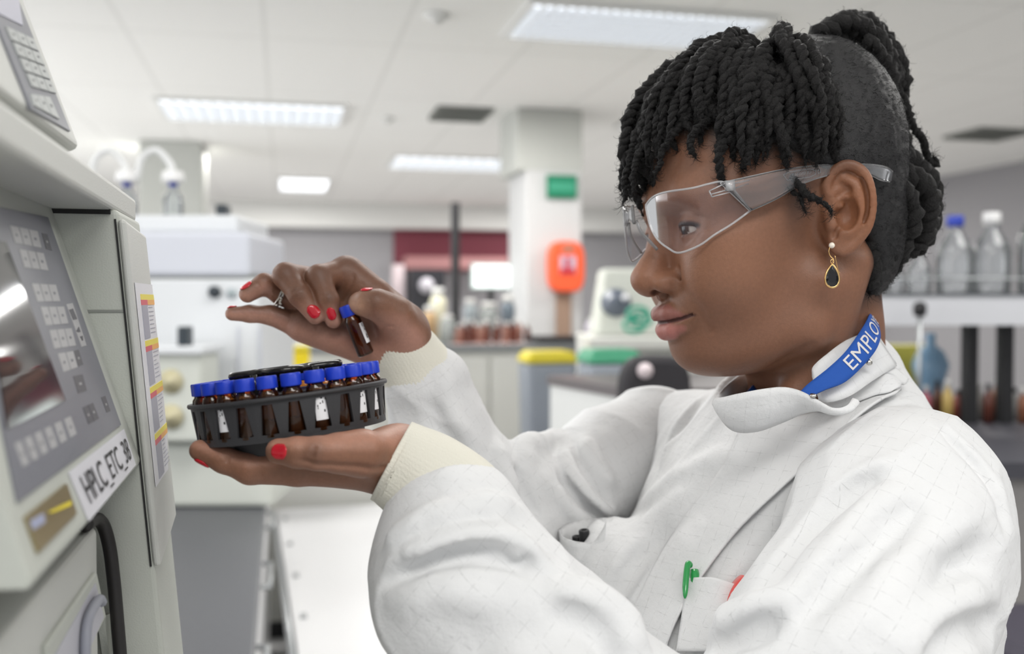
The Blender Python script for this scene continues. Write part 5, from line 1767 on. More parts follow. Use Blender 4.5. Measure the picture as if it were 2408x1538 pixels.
def ceil_mat():
    m = mat('ceiling_tiles', (.80, .80, .78), rough=.85)
    nt = m.node_tree; b = nt.nodes['Principled BSDF']
    tc = nt.nodes.new('ShaderNodeTexCoord'); mp = nt.nodes.new('ShaderNodeMapping'); mp.inputs['Location'].default_value = (.33, .1, 0); nt.links.new(tc.outputs['Object'], mp.inputs[0])
    sx_ = nt.nodes.new('ShaderNodeSeparateXYZ'); nt.links.new(mp.outputs[0], sx_.inputs[0]); o = []
    for k, s in ((0, .6), (1, 1.2)):
        d = nt.nodes.new('ShaderNodeMath'); d.operation = 'DIVIDE'; d.inputs[1].default_value = s; f = nt.nodes.new('ShaderNodeMath'); f.operation = 'FRACT'
        l = nt.nodes.new('ShaderNodeMath'); l.operation = 'LESS_THAN'; l.inputs[1].default_value = .022 / s
        nt.links.new(sx_.outputs[k], d.inputs[0]); nt.links.new(d.outputs[0], f.inputs[0]); nt.links.new(f.outputs[0], l.inputs[0]); o.append(l)
    mx = nt.nodes.new('ShaderNodeMath'); mx.operation = 'MAXIMUM'; nt.links.new(o[0].outputs[0], mx.inputs[0]); nt.links.new(o[1].outputs[0], mx.inputs[1])
    c = nt.nodes.new('ShaderNodeMix'); c.data_type = 'RGBA'; c.inputs[6].default_value = (.88, .88, .86, 1); c.inputs[7].default_value = (.80, .80, .78, 1)
    nt.links.new(mx.outputs[0], c.inputs[0]); nt.links.new(c.outputs[2], b.inputs['Base Color'])
    return m


RX0, RX1, RY0, RY1 = -4.5, 6.2, -3.0, 12.6
struct('floor', MB().bx(RX0, RX1, RY0, RY1, -.1, 0), FLOORM)
struct('ceiling', MB().bx(RX0, RX1, RY0, RY1, ZC, ZC + .1), ceil_mat())
struct('wall_back', MB().bx(RX0, RX1, RY1, RY1 + .1, 0, ZC), WALLG)
struct('wall_right', MB().bx(RX1, RX1 + .1, RY0, RY1, 0, ZC), WALLG)
struct('wall_left', MB().bx(RX0 - .1, RX0, 5.0, RY1, 0, ZC), WALLW)
pb = lambda x, y, Y=RY1: RW(x, y, 1, Y)
s0, s1 = pb(560, 497), pb(1420, 548)
struct('trim_1', MB().bx(RX0, RX1, RY1 - .30, RY1 - .001, s1[2], ZC - .001), WALLW)
m0, m1 = pb(926, 545, RY1 - .02), pb(1200, 622, RY1 - .02)
mp_ = tag(MB().bx(m0[0], m1[0], RY1 - .03, RY1 - .001, m1[2] - .1, s1[2]).build('wall_panel', MAROON, None, smooth=False), 'maroon panel on the far wall beside the grey wall', 'wall panel')


def pbox(mb, px0, px1, py0, py1, d, depth, mi=0):
    """an upright block whose near face spans these measurements at distance d"""
    A = W(px0, py1, d); Bq = W(px1, py1, d); Cq = W(px1, py0, d); D = W(px0, py0, d)
    k = dirW([0, 1, 0]); k[2] = 0; k = nrm(k) * depth
    z0, z1 = (A[2] + Bq[2]) / 2, (Cq[2] + D[2]) / 2
    q = [np.array([p[0], p[1], z]) for z in (z0, z1) for p in (A, Bq, Bq + k, A + k)]
    mb.hexa(q, mi)
    return q


# --- columns
def column(px0, px1, d, m, depth, name, label, capital=None):
    t = thing(name, W((px0 + px1) / 2, 700, d) * np.array([1, 1, 0]), label, 'column')
    mb = MB(); A, Bq = W(px0, 500, d), W(px1, 500, d); w = np.linalg.norm(Bq - A)
    mb.bx(A[0], A[0] + w, A[1], A[1] + depth, 0, ZC - .002); mb.build('shaft', m, t, smooth=False, bevel=.01)
    return t, A, w


c1, cA, cw = column(328, 470, 7.4, COLG, .55, 'column', 'grey green square column at the far left, under the ceiling')
c2, cB, cw2 = column(1238, 1374, 6.2, COLW, .50, 'column', 'white square column carrying the green sign')
mb = MB(); mb.bx(cB[0] - .06, cB[0] + cw2 + .002, cB[1] - .004, cB[1] + .50, RW(1290, 402, 1, cB[1])[2], ZC - .002); mb.build('boxed_head', COLG, c2, smooth=False, bevel=.008)
yf = cB[1] - .004
GREEN = mat('sign_green', (.005, .20, .10), rough=.5); GREENP = mat('sign_pale_green', (.05, .33, .20), rough=.5)
a_, b_ = RW(1287, 411, 1, yf - .02), RW(1356, 466, 1, yf - .02)
sg = thing('exit_sign', (a_[0], yf - .02, b_[2]), 'green rectangular sign high on the white column', 'sign')
MB().bx(a_[0], b_[0], yf - .025, yf, b_[2], a_[2]).build('sign_board', GREEN, sg, smooth=False)
h_ = a_[2] - b_[2]; w_ = b_[0] - a_[0]
MB().bx(a_[0] + .01, b_[0] - .005, yf - .0265, yf - .0252, b_[2] + h_ * .27, b_[2] + h_ * .72).build('pale_band', GREENP, sg, smooth=False)
# orange wall case with a printed plate
ORNG = mat('orange_plastic', (.90, .12, .04), rough=.4); PLATE = mat('pale_plate', (.55, .45, .55), rough=.5); PRED = mat('plate_red', (.55, .03, .05), rough=.5); TAN = mat('tan_board', (.33, .22, .16), rough=.7)
a_, b_ = RW(1283, 568, 1, yf), RW(1367, 688, 1, yf)
og = thing('wall_case', ((a_[0] + b_[0]) / 2, yf, b_[2]), 'orange rounded case hung on the white column', 'wall case')
mb = MB(); cxo, czo, hw, hh = (a_[0] + b_[0]) / 2, (a_[2] + b_[2]) / 2, (b_[0] - a_[0]) / 2, (a_[2] - b_[2]) / 2
pl = [(cxo + hw * math.copysign(abs(math.cos(t)) ** .55, math.cos(t)), czo + hh * math.copysign(abs(math.sin(t)) ** .6, math.sin(t))) for t in np.linspace(0, 2 * PI, 41)[:-1]]
mb.prism(pl, 1, yf - .09, yf - .001); mb.build('shell', ORNG, og, smooth=False, bevel=.02, bseg=3)
mb = MB(); mb.bx(cxo - hw * .42, cxo + hw * .45, yf - .094, yf - .0905, czo - hh * .28, czo + hh * .42); mb.build('plate', PLATE, og, smooth=False)
mb = MB(); mb.bx(cxo - hw * .40, cxo + hw * .40, yf - .096, yf - .0942, czo - hh * .30, czo - hh * .06); mb.bx(cxo - hw * .15, cxo + hw * .12, yf - .096, yf - .0942, czo - hh * .05, czo + hh * .35); mb.build('plate_print', PRED, og, smooth=False)
mb = MB(); mb.bx(cxo - hw * .3, cxo + hw * .35, yf - .096, yf - .0905, czo + hh * .62, czo + hh * .80); mb.build('clasp', TAN, og, smooth=False)
a_, b_ = RW(1309, 690, 1, yf - .02), RW(1342, 792, 1, yf - .02)
tag(MB().bx(a_[0], b_[0], yf - .03, yf + .003, b_[2], a_[2]).build('backboard', TAN, None, smooth=False), 'tan board on the white column under the orange case', 'board')

# --- ceiling fittings
LGLOW = mat('light_diffuser', (.9, .92, .95), rough=.5, emit=(.92, .95, 1.0), estr=1.25)
LOUV = mat('light_louvre', (.80, .82, .84), rough=.5, metal=.0); LFR = mat('light_frame', (.78, .78, .76), rough=.5)
VENTM = mat('vent_grey', (.25, .26, .24), rough=.6)


def ceil_rect(px0, px1, py0, py1):
    P = [RW(px, py, 2, ZC) for px in (px0, px1) for py in (py0, py1)]
    P = np.array(P); return P[:, 0].min(), P[:, 0].max(), P[:, 1].min(), P[:, 1].max()


def troffer(cx_, cy_, w, l, label, nx, ny, glow=LGLOW, dens=1.0):
    t = thing('ceiling_light', (cx_, cy_, ZC - .03), label, 'ceiling light', 'recessed lights in the tiled ceiling')
    x0, x1, y0, y1 = cx_ - w / 2, cx_ + w / 2, cy_ - l / 2, cy_ + l / 2
    mb = MB(); f = .025
    for q in ((x0, x1, y0, y0 + f), (x0, x1, y1 - f, y1), (x0, x0 + f, y0 + f, y1 - f), (x1 - f, x1, y0 + f, y1 - f)): mb.bx(*q, ZC - .022, ZC - .001)
    mb.build('frame', LFR, t, smooth=False)
    MB().bx(x0 + f, x1 - f, y0 + f, y1 - f, ZC - .004, ZC - .001).build('diffuser', glow, t, smooth=False)
    mb = MB()
    for i in range(1, nx): 
        x = x0 + f + (x1 - x0 - 2 * f) * i / nx; mb.bx(x - .004, x + .004, y0 + f, y1 - f, ZC - .03, ZC - .006)
    for i in range(1, ny):
        y = y0 + f + (y1 - y0 - 2 * f) * i / ny; mb.bx(x0 + f, x1 - f, y - .004, y + .004, ZC - .03, ZC - .006)
    if nx > 1 or ny > 1: mb.build('louvre', LOUV, t, smooth=False)
    return t


def troff_px(px0, px1, py0, py1, label, nx, ny):
    A = RW(px0, py1, 2, ZC); Bq = RW(px1, py1, 2, ZC); Cq = RW((px0 + px1) / 2, py0, 2, ZC); D = RW((px0 + px1) / 2, py1, 2, ZC)
    w = np.linalg.norm(Bq - A); l = abs(Cq[1] - D[1])
    return troffer((A[0] + Bq[0]) / 2, (D[1] + Cq[1]) / 2, w, l, label, nx, ny)


troff_px(1170, 1720, 8, 96, 'largest louvred ceiling light, above the woman\'s forehead', 22, 7)
troff_px(400, 800, 236, 284, 'louvred ceiling light near the left, above the raised hand', 14, 5)
troff_px(655, 768, 416, 447, 'small bright ceiling light far back, left of the black pole', 1, 1)
troff_px(905, 1192, 366, 396, 'long faint ceiling light just left of the white column', 10, 4)
troff_px(672, 752, 486, 512, 'farthest small ceiling light, just under the bright one', 1, 1)
troff_px(1440, 1530, 268, 298, "ceiling light half hidden by the woman's fringe", 5, 3)


def vent(px0, px1, py0, py1, label):
    x0, x1, y0, y1 = ceil_rect(px0, px1, py0, py1); xc = (x0 + x1) / 2; A = RW(px0, (py0 + py1) / 2, 2, ZC); Bq = RW(px1, (py0 + py1) / 2, 2, ZC)
    w = np.linalg.norm(Bq - A); xc = (A[0] + Bq[0]) / 2; yc = (A[1] + Bq[1]) / 2
    t = thing('ceiling_vent', (xc, yc, ZC - .02), label, 'air vent')
    MB().bx(xc - w / 2, xc + w / 2, yc - .2, yc + .2, ZC - .012, ZC - .001).build('backing', VENTM, t, smooth=False)
    mb = MB()
    for k in range(6):
        y = yc - .18 + .072 * k; mb.hexa([(xc - w / 2, y, ZC - .03), (xc + w / 2, y, ZC - .03), (xc + w / 2, y + .008, ZC - .03), (xc - w / 2, y + .008, ZC - .03), (xc - w / 2, y + .025, ZC - .012), (xc + w / 2, y + .025, ZC - .012), (xc + w / 2, y + .033, ZC - .012), (xc - w / 2, y + .033, ZC - .012)])
    mb.build('blades', COLG, t, smooth=False)


vent(1018, 1150, 252, 276, 'dark slatted ceiling vent in the middle of the ceiling')
vent(2250, 2405, 298, 326, 'dark ceiling vent at the right edge')
for x, y, r, lb in ((1026, 34, .055, 'round smoke detector on the ceiling left of the largest light'), (910, 277, .05, 'small round detector on the ceiling between the light and the vent')):
    p = RW(x, y, 2, ZC); t = thing('smoke_detector', (p[0], p[1], ZC - .04), lb, 'smoke detector')
    mb = MB(); mb.lathe([(r, 0), (r, -.012), (r * .8, -.022), (0, -.024)], (p[0], p[1], ZC - .001), (0, 0, 1), 24); mb.build('housing', LFR, t)
    mb = MB(); mb.lathe([(r * .5, -.022), (r * .45, -.036), (0, -.038)], (p[0], p[1], ZC - .001), (0, 0, 1), 24); mb.build('sensor_head', LFR, t)

# --- near bench (left) with the white stack
ZB = .90
e0 = RW(592, 1538, 2, ZB); e1 = RW(630, 1152, 2, ZB)
bx1 = (e0[0] + e1[0]) / 2
bb = thing('bench', (bx1 - .5, 1.8, 0), 'long bench with a dark grey worktop at the left', 'lab bench')
MB().bx(-1.6, bx1, .25, 4.2, ZB - .035, ZB).build('worktop', BLACKT, bb, smooth=False, bevel=.004)
MB().bx(-1.58, bx1 - .03, .27, 4.18, .10, ZB - .036).build('carcass', CREAM, bb, smooth=False)
for k in range(6):
    y0 = .30 + k * .64
    dr = MB().bx(bx1 - .03, bx1 - .012, y0, y0 + .62, .56, ZB - .05).build('drawer', WHITEL, bb, smooth=False, bevel=.002)
    MB().tube([(bx1 - .012, y0 + .2, .74), (bx1 + .012, y0 + .2, .74), (bx1 + .012, y0 + .42, .74), (bx1 - .012, y0 + .42, .74)], .006, 8).build('handle', STEEL, dr)
    MB().bx(bx1 - .03, bx1 - .012, y0, y0 + .62, .12, .55).build('door', WHITEL, bb, smooth=False, bevel=.002)
MB().bx(-1.55, bx1 - .07, .30, 4.15, 0, .10).build('plinth', BLACKM, bb, smooth=False)
# white table with a steel rail, right of the bench
ZT = .57
t0, t1 = RW(700, 1538, 2, ZT), RW(648, 1195, 2, ZT)
dv = nrm((t1 - t0) * np.array([1, 1, 0])); pv = np.array([dv[1], -dv[0], 0])
q0 = t0 - dv * .75; q1 = t1 - dv * .02
wt = thing('white_table', (q0 + q1) / 2 * np.array([1, 1, 0]) + pv * .4, 'white-topped table with a steel side rail, behind the lower hand', 'table')
mb = MB(); mb.hexa([(*(p + o_)[:2], z) for z in (ZT - .03, ZT) for p, o_ in ((q0, pv * 0), (q0, pv * .55), (q1, pv * .55), (q1, pv * 0))]); mb.build('table_top', WHITEL, wt, smooth=False, bevel=.004)
mb = MB(); mb.tube([(*(q0 - pv * .012)[:2], ZT - .012), (*(q1 - pv * .012)[:2], ZT - .012)], .010, 10); mb.build('rail', STEEL, wt)
for k in range(6):
    p = q0 * (1 - (k + .5) / 6) + q1 * (k + .5) / 6
    mb = MB(); mb.box((p[0] + pv[0] * .03, p[1] + pv[1] * .03, ZT + .004), (.016, .03, .006)); mb.build('rail_bracket', STEEL, wt, smooth=False)
for p, o_ in ((q0, .06), (q0, .49), (q1, .06), (q1, .49)):
    c_ = p + pv * o_ + (dv * .06 if p is q0 else -dv * .06); MB().bx(c_[0] - .02, c_[0] + .02, c_[1] - .02, c_[1] + .02, 0, ZT - .031).build('leg', STEEL, wt, smooth=False)

# white machine stack on the bench
D0 = RW(470, 1152, 2, ZB)[1] / 1.0
dd = 2.62
ws = thing('machine_stack', W(470, 1150, dd), 'tall white machine with a pale blue band, on the dark bench', 'lab machine')
zfix = ZB
mb = MB(); pbox(mb, 300, 612, 655, 1040, dd + .02, .42); mb.build('body', PALEM, ws, smooth=False, bevel=.008)
mb = MB(); q = pbox(mb, 290, 588, 545, 650, dd, .40); mb.build('upper_housing', PALEM2, ws, smooth=False, bevel=.012)
mb = MB(); pbox(mb, 300, 560, 505, 548, dd + .06, .34); mb.build('top_tray', PALEM, ws, smooth=False, bevel=.01)
mb = MB(); pbox(mb, 330, 600, 648, 659, dd + .012, .3); mb.build('shadow_line', VENTM, ws, smooth=False)
base = W(470, 1150, dd)
mb = MB(); A = W(280, 1150, dd - .12); Bq = W(640, 1150, dd - .12); z1 = W(400, 1040, dd - .12)[2]
k_ = nrm(dirW([0, 1, 0]) * np.array([1, 1, 0])) * .5
mb.hexa([(*p[:2], z) for z in (ZB + .001, z1) for p in (A, Bq, Bq + k_, A + k_)]); mb.build('base_unit', PALEM3, ws, smooth=False, bevel=.012)
DARKB = mat('knob_dark', (.03, .04, .05), rough=.4)
for x, y in ((508, 687),): 
    mb = MB(); mb.lathe([(.016, 0), (.016, .02), (0, .022)], W(x, y, dd + .018), -dirW([0, 1, 0]), 16); mb.build('knob', DARKB, ws)
mb = MB(); mb.lathe([(.014, 0), (.014, .012), (0, .014)], W(548, 690, dd + .018), -dirW([0, 1, 0]), 16); mb.build('knob', mat('knob_grey', (.35, .40, .42), rough=.4), ws)
for x in (562, 612):
    mb = MB(); pbox(mb, x - 3, x + 3, 770, 1030, dd + .016, .01); mb.build('panel_seam', PALEM2, ws, smooth=False)
# low white unit in front with two valves and a little black switch box
lu = thing('pump_module', W(415, 1040, dd - .2), 'low cream unit in front of the white machine', 'lab machine')
mb = MB(); pbox(mb, 330, 474, 832, 1040, dd - .18, .15); mb.build('housing', PALEM3, lu, smooth=False, bevel=.008)
mb = MB(); pbox(mb, 326, 476, 815, 834, dd - .20, .18); mb.build('lid', PALEM, lu, smooth=False, bevel=.004)
VALV = mat('valve_ivory', (.50, .46, .30), rough=.4)
for y in (897, 980):
    mb = MB(); mb.lathe([(.030, 0), (.030, .006), (.012, .010), (.010, .022), (0, .023)], W(403, y, dd - .182), -dirW([0, 1, 0]), 20); mb.build('valve', VALV, lu)
mb = MB(); pbox(mb, 416, 440, 768, 814, dd - .17, .05); bk = mb.build('switch_box', DARKB, None, smooth=False, bevel=.004); tag(bk, 'small black box standing on the low cream unit', 'switch box')
# black box on the top
mb = MB(); pbox(mb, 506, 532, 480, 505, dd + .15, .05); tag(mb.build('sensor_box', DARKB, None, smooth=False, bevel=.004), 'small black box on top of the white machine', 'sensor')
# solvent bottles with looped tubes
GLASSC = clear_mat('clear_glass', (.90, .92, .93), .10, (.75, .78, .80), .03, 1.3); BLUEB = mat('bottle_cap_blue', (.03, .06, .42), rough=.4); WHITEP = mat('white_plastic', (.80, .80, .80), rough=.4); TUBEM = mat('tube_white', (.75, .76, .76), rough=.4)


def glass_bottle(x, ybase, ytop, d, wpx, label, cap=BLUEB, name='reagent_bottle', group=None, z=None, glass=GLASSC):
    bp_ = W(x, ybase, d)
    if z is not None: bp_[2] = z
    H = (ybase - ytop) / FPX * d; R_ = wpx / 2 / FPX * d
    t = thing(name, bp_, label, 'bottle', group)
    mb = MB(); mb.lathe([(0, 0), (R_ * .95, 0), (R_, H * .03), (R_, H * .52), (R_ * .92, H * .60), (R_ * .42, H * .78), (R_ * .36, H * .84), (R_ * .36, H * .88)], bp_, (0, 0, 1), 24); mb.build('glass', glass, t)
    if cap: mb = MB(); mb.lathe([(R_ * .40, H * .86), (R_ * .46, H * .87), (R_ * .46, H * .985), (R_ * .42, H), (0, H)], bp_, (0, 0, 1), 24); mb.build('cap', cap, t)
    return t


for x, lb in ((408, 'solvent bottle with a blue collar and looped tube, on the white machine'), (300, "solvent bottle half hidden by the instrument's shelf, with a looped tube")):
    t = glass_bottle(x, 546, 466, dd + .10, 46, lb, BLUEB, 'solvent_bottle', 'solvent bottles on the white machine', z=W(x, 505, dd + .06)[2] - .001)
    p = worldloc(t)
    mb = MB(); mb.lathe([(.028, .092), (.030, .10), (.026, .122), (0, .124)], p, (0, 0, 1), 20); mb.build('tube_cap', WHITEP, t)
    r_ = dirW([1, 0, 0]); r_[2] = 0; r_ = nrm(r_)
    c_ = p + np.array([0, 0, .118])
    mb = MB(); mb.tube(spline([c_, c_ + np.array([0, 0, .03]) - r_ * .01, c_ - r_ * .045 + np.array([0, 0, .062]), c_ - r_ * .085 + np.array([0, 0, .04]), c_ - r_ * .10 - np.array([0, 0, .02])], 24), .009, 8); mb.build('tube', TUBEM, t)
mb = MB(); A = RW(386, 1182, 2, ZB + .012); Bq = RW(436, 1155, 2, ZB + .012)
BLUEBX = mat('pale_blue_box', (.22, .52, .72), rough=.5)
tag(MB().bx(A[0], Bq[0], A[1], A[1] + .14, ZB + .001, ZB + .016).build('blue_pad', BLUEBX, None, smooth=False, bevel=.003), 'small flat pale blue box on the dark bench before the machine', 'box')

# --- black pole, screens and clutter in the middle distance
MD = 6.0
mb = MB(); P = W(1071, 690, 5.65); zt_ = W(1071, 478, 5.65)[2]; zmb = W(1150, 806, 5.4)[2]; P[2] = zmb + .351; mb.lathe([(.0, .03), (.026, .03), (.026, zt_ - P[2] + .35), (0, zt_ - P[2] + .35)], (P[0], P[1], P[2] - .35), (0, 0, 1), 16)
pole = thing('black_pole', (P[0], P[1], P[2] - .35), 'tall black pole standing on the far bench before the maroon panel', 'pole'); mb.build('post', BLACKM, pole, auto=40)
mb = MB(); mb.lathe([(0, 0), (.07, 0), (.07, .03), (0, .03)], (P[0], P[1], P[2] - .35), (0, 0, 1), 20); mb.build('foot', BLACKM, pole, auto=40)
# mid bench
zmb = W(1150, 806, 5.4)[2]
mbx0, mbx1 = W(985, 806, 5.2)[0], W(1420, 806, 5.2)[0]
yb0 = W(1150, 806, 5.2)[1]
nb = thing('bench', ((mbx0 + mbx1) / 2, yb0 + .5, 0), 'white fronted bench under the amber bottles in the middle distance', 'lab bench')
MB().bx(mbx0 - 1.2, mbx1, yb0, yb0 + .80, zmb - .04, zmb).build('worktop', mat('grey_worktop', (.22, .23, .24), rough=.4), nb, smooth=False)
MB().bx(mbx0 - 1.19, mbx1 - .01, yb0 + .03, yb0 + .78, 0, zmb - .041).build('carcass', CREAM, nb, smooth=False)
for k in range(4):
    x = mbx0 - .35 + k * .36
    MB().bx(x, x + .345, yb0 + .014, yb0 + .03, .1, zmb - .06).build('door', mat('cupboard_pale', (.70, .70, .67), rough=.5), nb, smooth=False, bevel=.003)


def onmb(px, dy): 
    r = dirW(U(px, 700, 1.0)); t = (yb0 + dy) / r[1]; return np.array([r[0] * t, yb0 + dy, zmb])


AMB = mat('amber_opaque', (.13, .035, .02), rough=.2); AMB2 = mat('bottle_pink_brown', (.34, .17, .13), rough=.4); SILC = mat('pale_cap', (.6, .6, .58), rough=.4)
k = 0
for row, (dy, xs) in enumerate(((.12, [1078, 1094, 1110, 1128, 1146, 1166, 1188, 1210]), (.28, [1092, 1118, 1142, 1170, 1196, 1222, 1240]))):
    for i, x in enumerate(xs):
        p = onmb(x, dy); h = .105 + .03 * ((i * 7 + row * 3) % 5) / 5; r_ = .017
        t = thing('amber_bottle', p, f"small brown bottle, {ORD[i]} from the left in the {'front' if row == 0 else 'rear'} row on the far white bench", 'bottle', 'brown bottles on the far bench')
        mb = MB(); mb.lathe([(0, .001), (r_, .001), (r_, h * .62), (r_ * .45, h * .78), (r_ * .45, h * .85)], p, (0, 0, 1), 14); mb.build('glass', AMB if (i + row) % 3 else AMB2, t)
        mb = MB(); mb.lathe([(r_ * .55, h * .84), (r_ * .55, h), (0, h)], p, (0, 0, 1), 14); mb.build('cap', SILC, t)
p = onmb(1150, .05)
mb = MB(); mb.bx(p[0] - .20, p[0] + .21, yb0 + .04, yb0 + .34, zmb + .0002, zmb + .0008); tag(mb.build('bench_mat', mat('pink_mat', (.55, .42, .40), rough=.7), None, smooth=False), 'pale pink mat under the brown bottles', 'mat')
# glassware and jars further left/back
GLT = clear_mat('glassware', (.85, .88, .88), .35, (.62, .66, .64), .05)
for i, (x, dy, h, r_, m_, lb) in enumerate([(1010, .25, .20, .035, mat('jar_tan', (.50, .33, .17), rough=.4), 'tan jar at the left end of the far bench'), (1030, .40, .30, .045, mat('jar_cream', (.68, .66, .50), rough=.5), 'cream cylinder standing behind the tan jar'),
                                    (1052, .15, .15, .04, GLT, 'low clear beaker left of the brown bottles'), (1106, .58, .24, .04, mat('jar_grey', (.30, .34, .36), rough=.4), 'grey flask behind the brown bottles, toward the left'),
                                    (1150, .55, .22, .06, GLT, 'wide clear vessel behind the brown bottles, below the bright screen'), (1195, .5, .26, .04, mat('jar_dark', (.12, .15, .18), rough=.4), 'dark flask behind the brown bottles, toward the right'),
                                    (1396, .2, .13, .045, mat('jar_lilac', (.60, .56, .64), rough=.5), 'lilac tub right of the white column')]):
    p = onmb(x, dy); t = thing('lab_jar', p, lb, 'jar')
    mb = MB(); mb.lathe([(0, .001), (r_, .001), (r_, h * .75), (r_ * .7, h * .85)], p, (0, 0, 1), 18); mb.build('vessel', m_, t)
    mb = MB(); mb.lathe([(r_ * .74, h * .84), (r_ * .74, h), (0, h)], p, (0, 0, 1), 18); mb.build('lid', SILC, t)
mb = MB(); A, Bq = onmb(1262, .10), onmb(1378, .10); mb.bx(A[0], Bq[0], yb0 + .08, yb0 + .26, zmb + .001, zmb + .035); tag(mb.build('black_tray', BLACKM, None, smooth=False, bevel=.004), 'flat black tray on the far bench at the foot of the white column', 'tray')
# far window / bright screen and dark cabinet under the maroon panel
SCRE = mat('lit_screen', (.9, .95, .93), rough=.4, emit=(.85, .96, .92), estr=.9)
scd = 6.6
A, Bq = W(1108, 680, scd), W(1207, 618, scd)
mo = thing('monitor', ((A[0] + Bq[0]) / 2, A[1], zmb), 'bright screen on the far bench right of the black pole', 'monitor')
MB().bx(A[0], Bq[0], A[1], A[1] + .03, A[2], Bq[2]).build('frame', mat('monitor_frame', (.35, .42, .40), rough=.5), mo, smooth=False)
MB().bx(A[0] + .012, Bq[0] - .012, A[1] - .003, A[1] - .0005, A[2] + .012, Bq[2] - .012).build('lit_panel', SCRE, mo, smooth=False)
MB().bx((A[0] + Bq[0]) / 2 - .02, (A[0] + Bq[0]) / 2 + .02, A[1] + .005, A[1] + .025, zmb, A[2]).build('stand', BLACKM, mo, smooth=False)
A, Bq = W(966, 690, 9.0), W(1050, 633, 9.0)
dc = thing('dark_cabinet', (A[0], A[1], 0), 'dark cabinet with a pale round shape, under the maroon panel', 'cabinet')
MB().bx(A[0], Bq[0], A[1], A[1] + .4, 0, Bq[2]).build('body', mat('cabinet_black', (.02, .02, .025), rough=.6), dc, smooth=False)
mb = MB(); mb.lathe([(0, 0), (.07, 0), (.07, .02), (0, .025)], (A[0] * .55 + Bq[0] * .45, A[1], A[2] + .07), (0, -1, 0), 20); mb.build('round_window', mat('pale_disc', (.5, .48, .52), rough=.5), dc)
A, Bq = W(926, 700, 9.2), W(951, 622, 9.2)
tag(MB().bx(A[0], Bq[0], A[1], A[1] + .2, 0, Bq[2]).build('slim_cabinet', mat('pale_pink', (.62, .52, .54), rough=.6), None, smooth=False), 'pale pink upright cabinet left of the dark cabinet', 'cabinet')
SALM = mat('salmon_band', (.45, .22, .22), rough=.6)
A, Bq = RW(955, 630, 1, RY1 - .5), RW(1195, 605, 1, RY1 - .5)
tag(MB().bx(A[0], Bq[0], A[1], RY1 - .001, A[2], Bq[2]).build('wall_cupboard', SALM, None, smooth=False), 'long dull pink wall cupboard under the maroon panel', 'cupboard')

# --- bins, bench end, office chair
def bin_(px0, px1, ytop, ybot, d, lidcol, bodycol, label, name='pedal_bin', lidh=.05, zb=0.0):
    A, Bq = W(px0, ybot, d), W(px1, ybot, d); zt_ = W(px0, ytop, d)[2]; w = np.linalg.norm(Bq - A); c_ = (A + Bq) / 2
    t = thing(name, (c_[0], c_[1], zb), label, 'bin')
    mb = MB(); mb.hexa([(c_[0] + sx_ * w * .36, c_[1] + sy_ * w * .30, zb + .002) for sx_, sy_ in ((-1, -1), (1, -1), (1, 1), (-1, 1))] + [(c_[0] + sx_ * w * .46, c_[1] + sy_ * w * .40, zt_ - lidh) for sx_, sy_ in ((-1, -1), (1, -1), (1, 1), (-1, 1))])
    mb.build('body', bodycol, t, smooth=False, bevel=.02)
    mb = MB(); mb.hexa([(c_[0] + sx_ * w * .5, c_[1] + sy_ * w * .44, zt_ - lidh) for sx_, sy_ in ((-1, -1), (1, -1), (1, 1), (-1, 1))] + [(c_[0] + sx_ * w * .40, c_[1] + sy_ * w * .36, zt_) for sx_, sy_ in ((-1, -1), (1, -1), (1, 1), (-1, 1))])
    mb.build('lid', lidcol, t, smooth=False, bevel=.015)
    return t


YEL = mat('lid_yellow', (.72, .60, .03), rough=.4); GRN = mat('lid_green', (.06, .36, .20), rough=.4); GREYB = mat('bin_grey_blue', (.30, .33, .38), rough=.5)
bin_(1222, 1352, 824, 1036, 4.35, YEL, GREYB, 'grey blue bin with a bright yellow lid')
bin_(1362, 1500, 820, 1000, 3.75, GRN, GREYB, "grey blue bin with a green lid, right of the yellow-lidded one")
BC = W(706, 880, 4.35)
lc_ = thing('low_cabinet', (BC[0], BC[1], 0), 'low white cabinet far behind the raised hand', 'cabinet')
MB().bx(BC[0] - .22, BC[0] + .30, BC[1] - .2, BC[1] + .25, .08, BC[2] - .022).build('body', CREAM, lc_, smooth=False, bevel=.004)
MB().bx(BC[0] - .23, BC[0] + .31, BC[1] - .21, BC[1] + .25, BC[2] - .021, BC[2]).build('top', WHITEL, lc_, smooth=False, bevel=.004)
MB().bx(BC[0] - .2, BC[0] + .28, BC[1] - .17, BC[1] + .25, 0, .079).build('plinth', BLACKM, lc_, smooth=False)
bin_(678, 732, 812, 880, 4.3, YEL, mat('bin_yellow', (.80, .62, .01), rough=.4), 'small yellow bin on the low white cabinet, under the raised hand', 'sharps_bin', .02, BC[2])
ZE = W(1300, 868, 3.2)[2]
A, Bq = W(1290, 870, 3.2), W(1700, 935, 2.75)
be = thing('bench', (A[0] + .5, A[1] - .3, 0), 'white bench end with a dark top, behind the woman\'s far shoulder', 'lab bench')
mb = MB(); P = [W(1286, 868, 3.25), W(1478, 932, 2.75), W(1800, 932, 2.75), W(1720, 868, 3.4)]
zE = .5 * (P[0][2] + P[1][2])
mb.hexa([(*p[:2], z) for z in (zE - .03, zE) for p in (P[0], P[1], P[2], P[3])]); mb.build('worktop', mat('brown_grey_top', (.10, .085, .09), rough=.4), be, smooth=False)
cP = sum(P) / 4
Q = [p * .97 + cP * .03 for p in P]
mb = MB(); mb.hexa([(*p[:2], z) for z in (0, zE - .031) for p in Q]); mb.build('carcass', mat('end_white', (.66, .67, .66), rough=.5), be, smooth=False)
oc = thing('office_chair', W(1540, 950, 2.2) * np.array([1, 1, 0]), "black chair back behind the woman's far shoulder", 'chair')
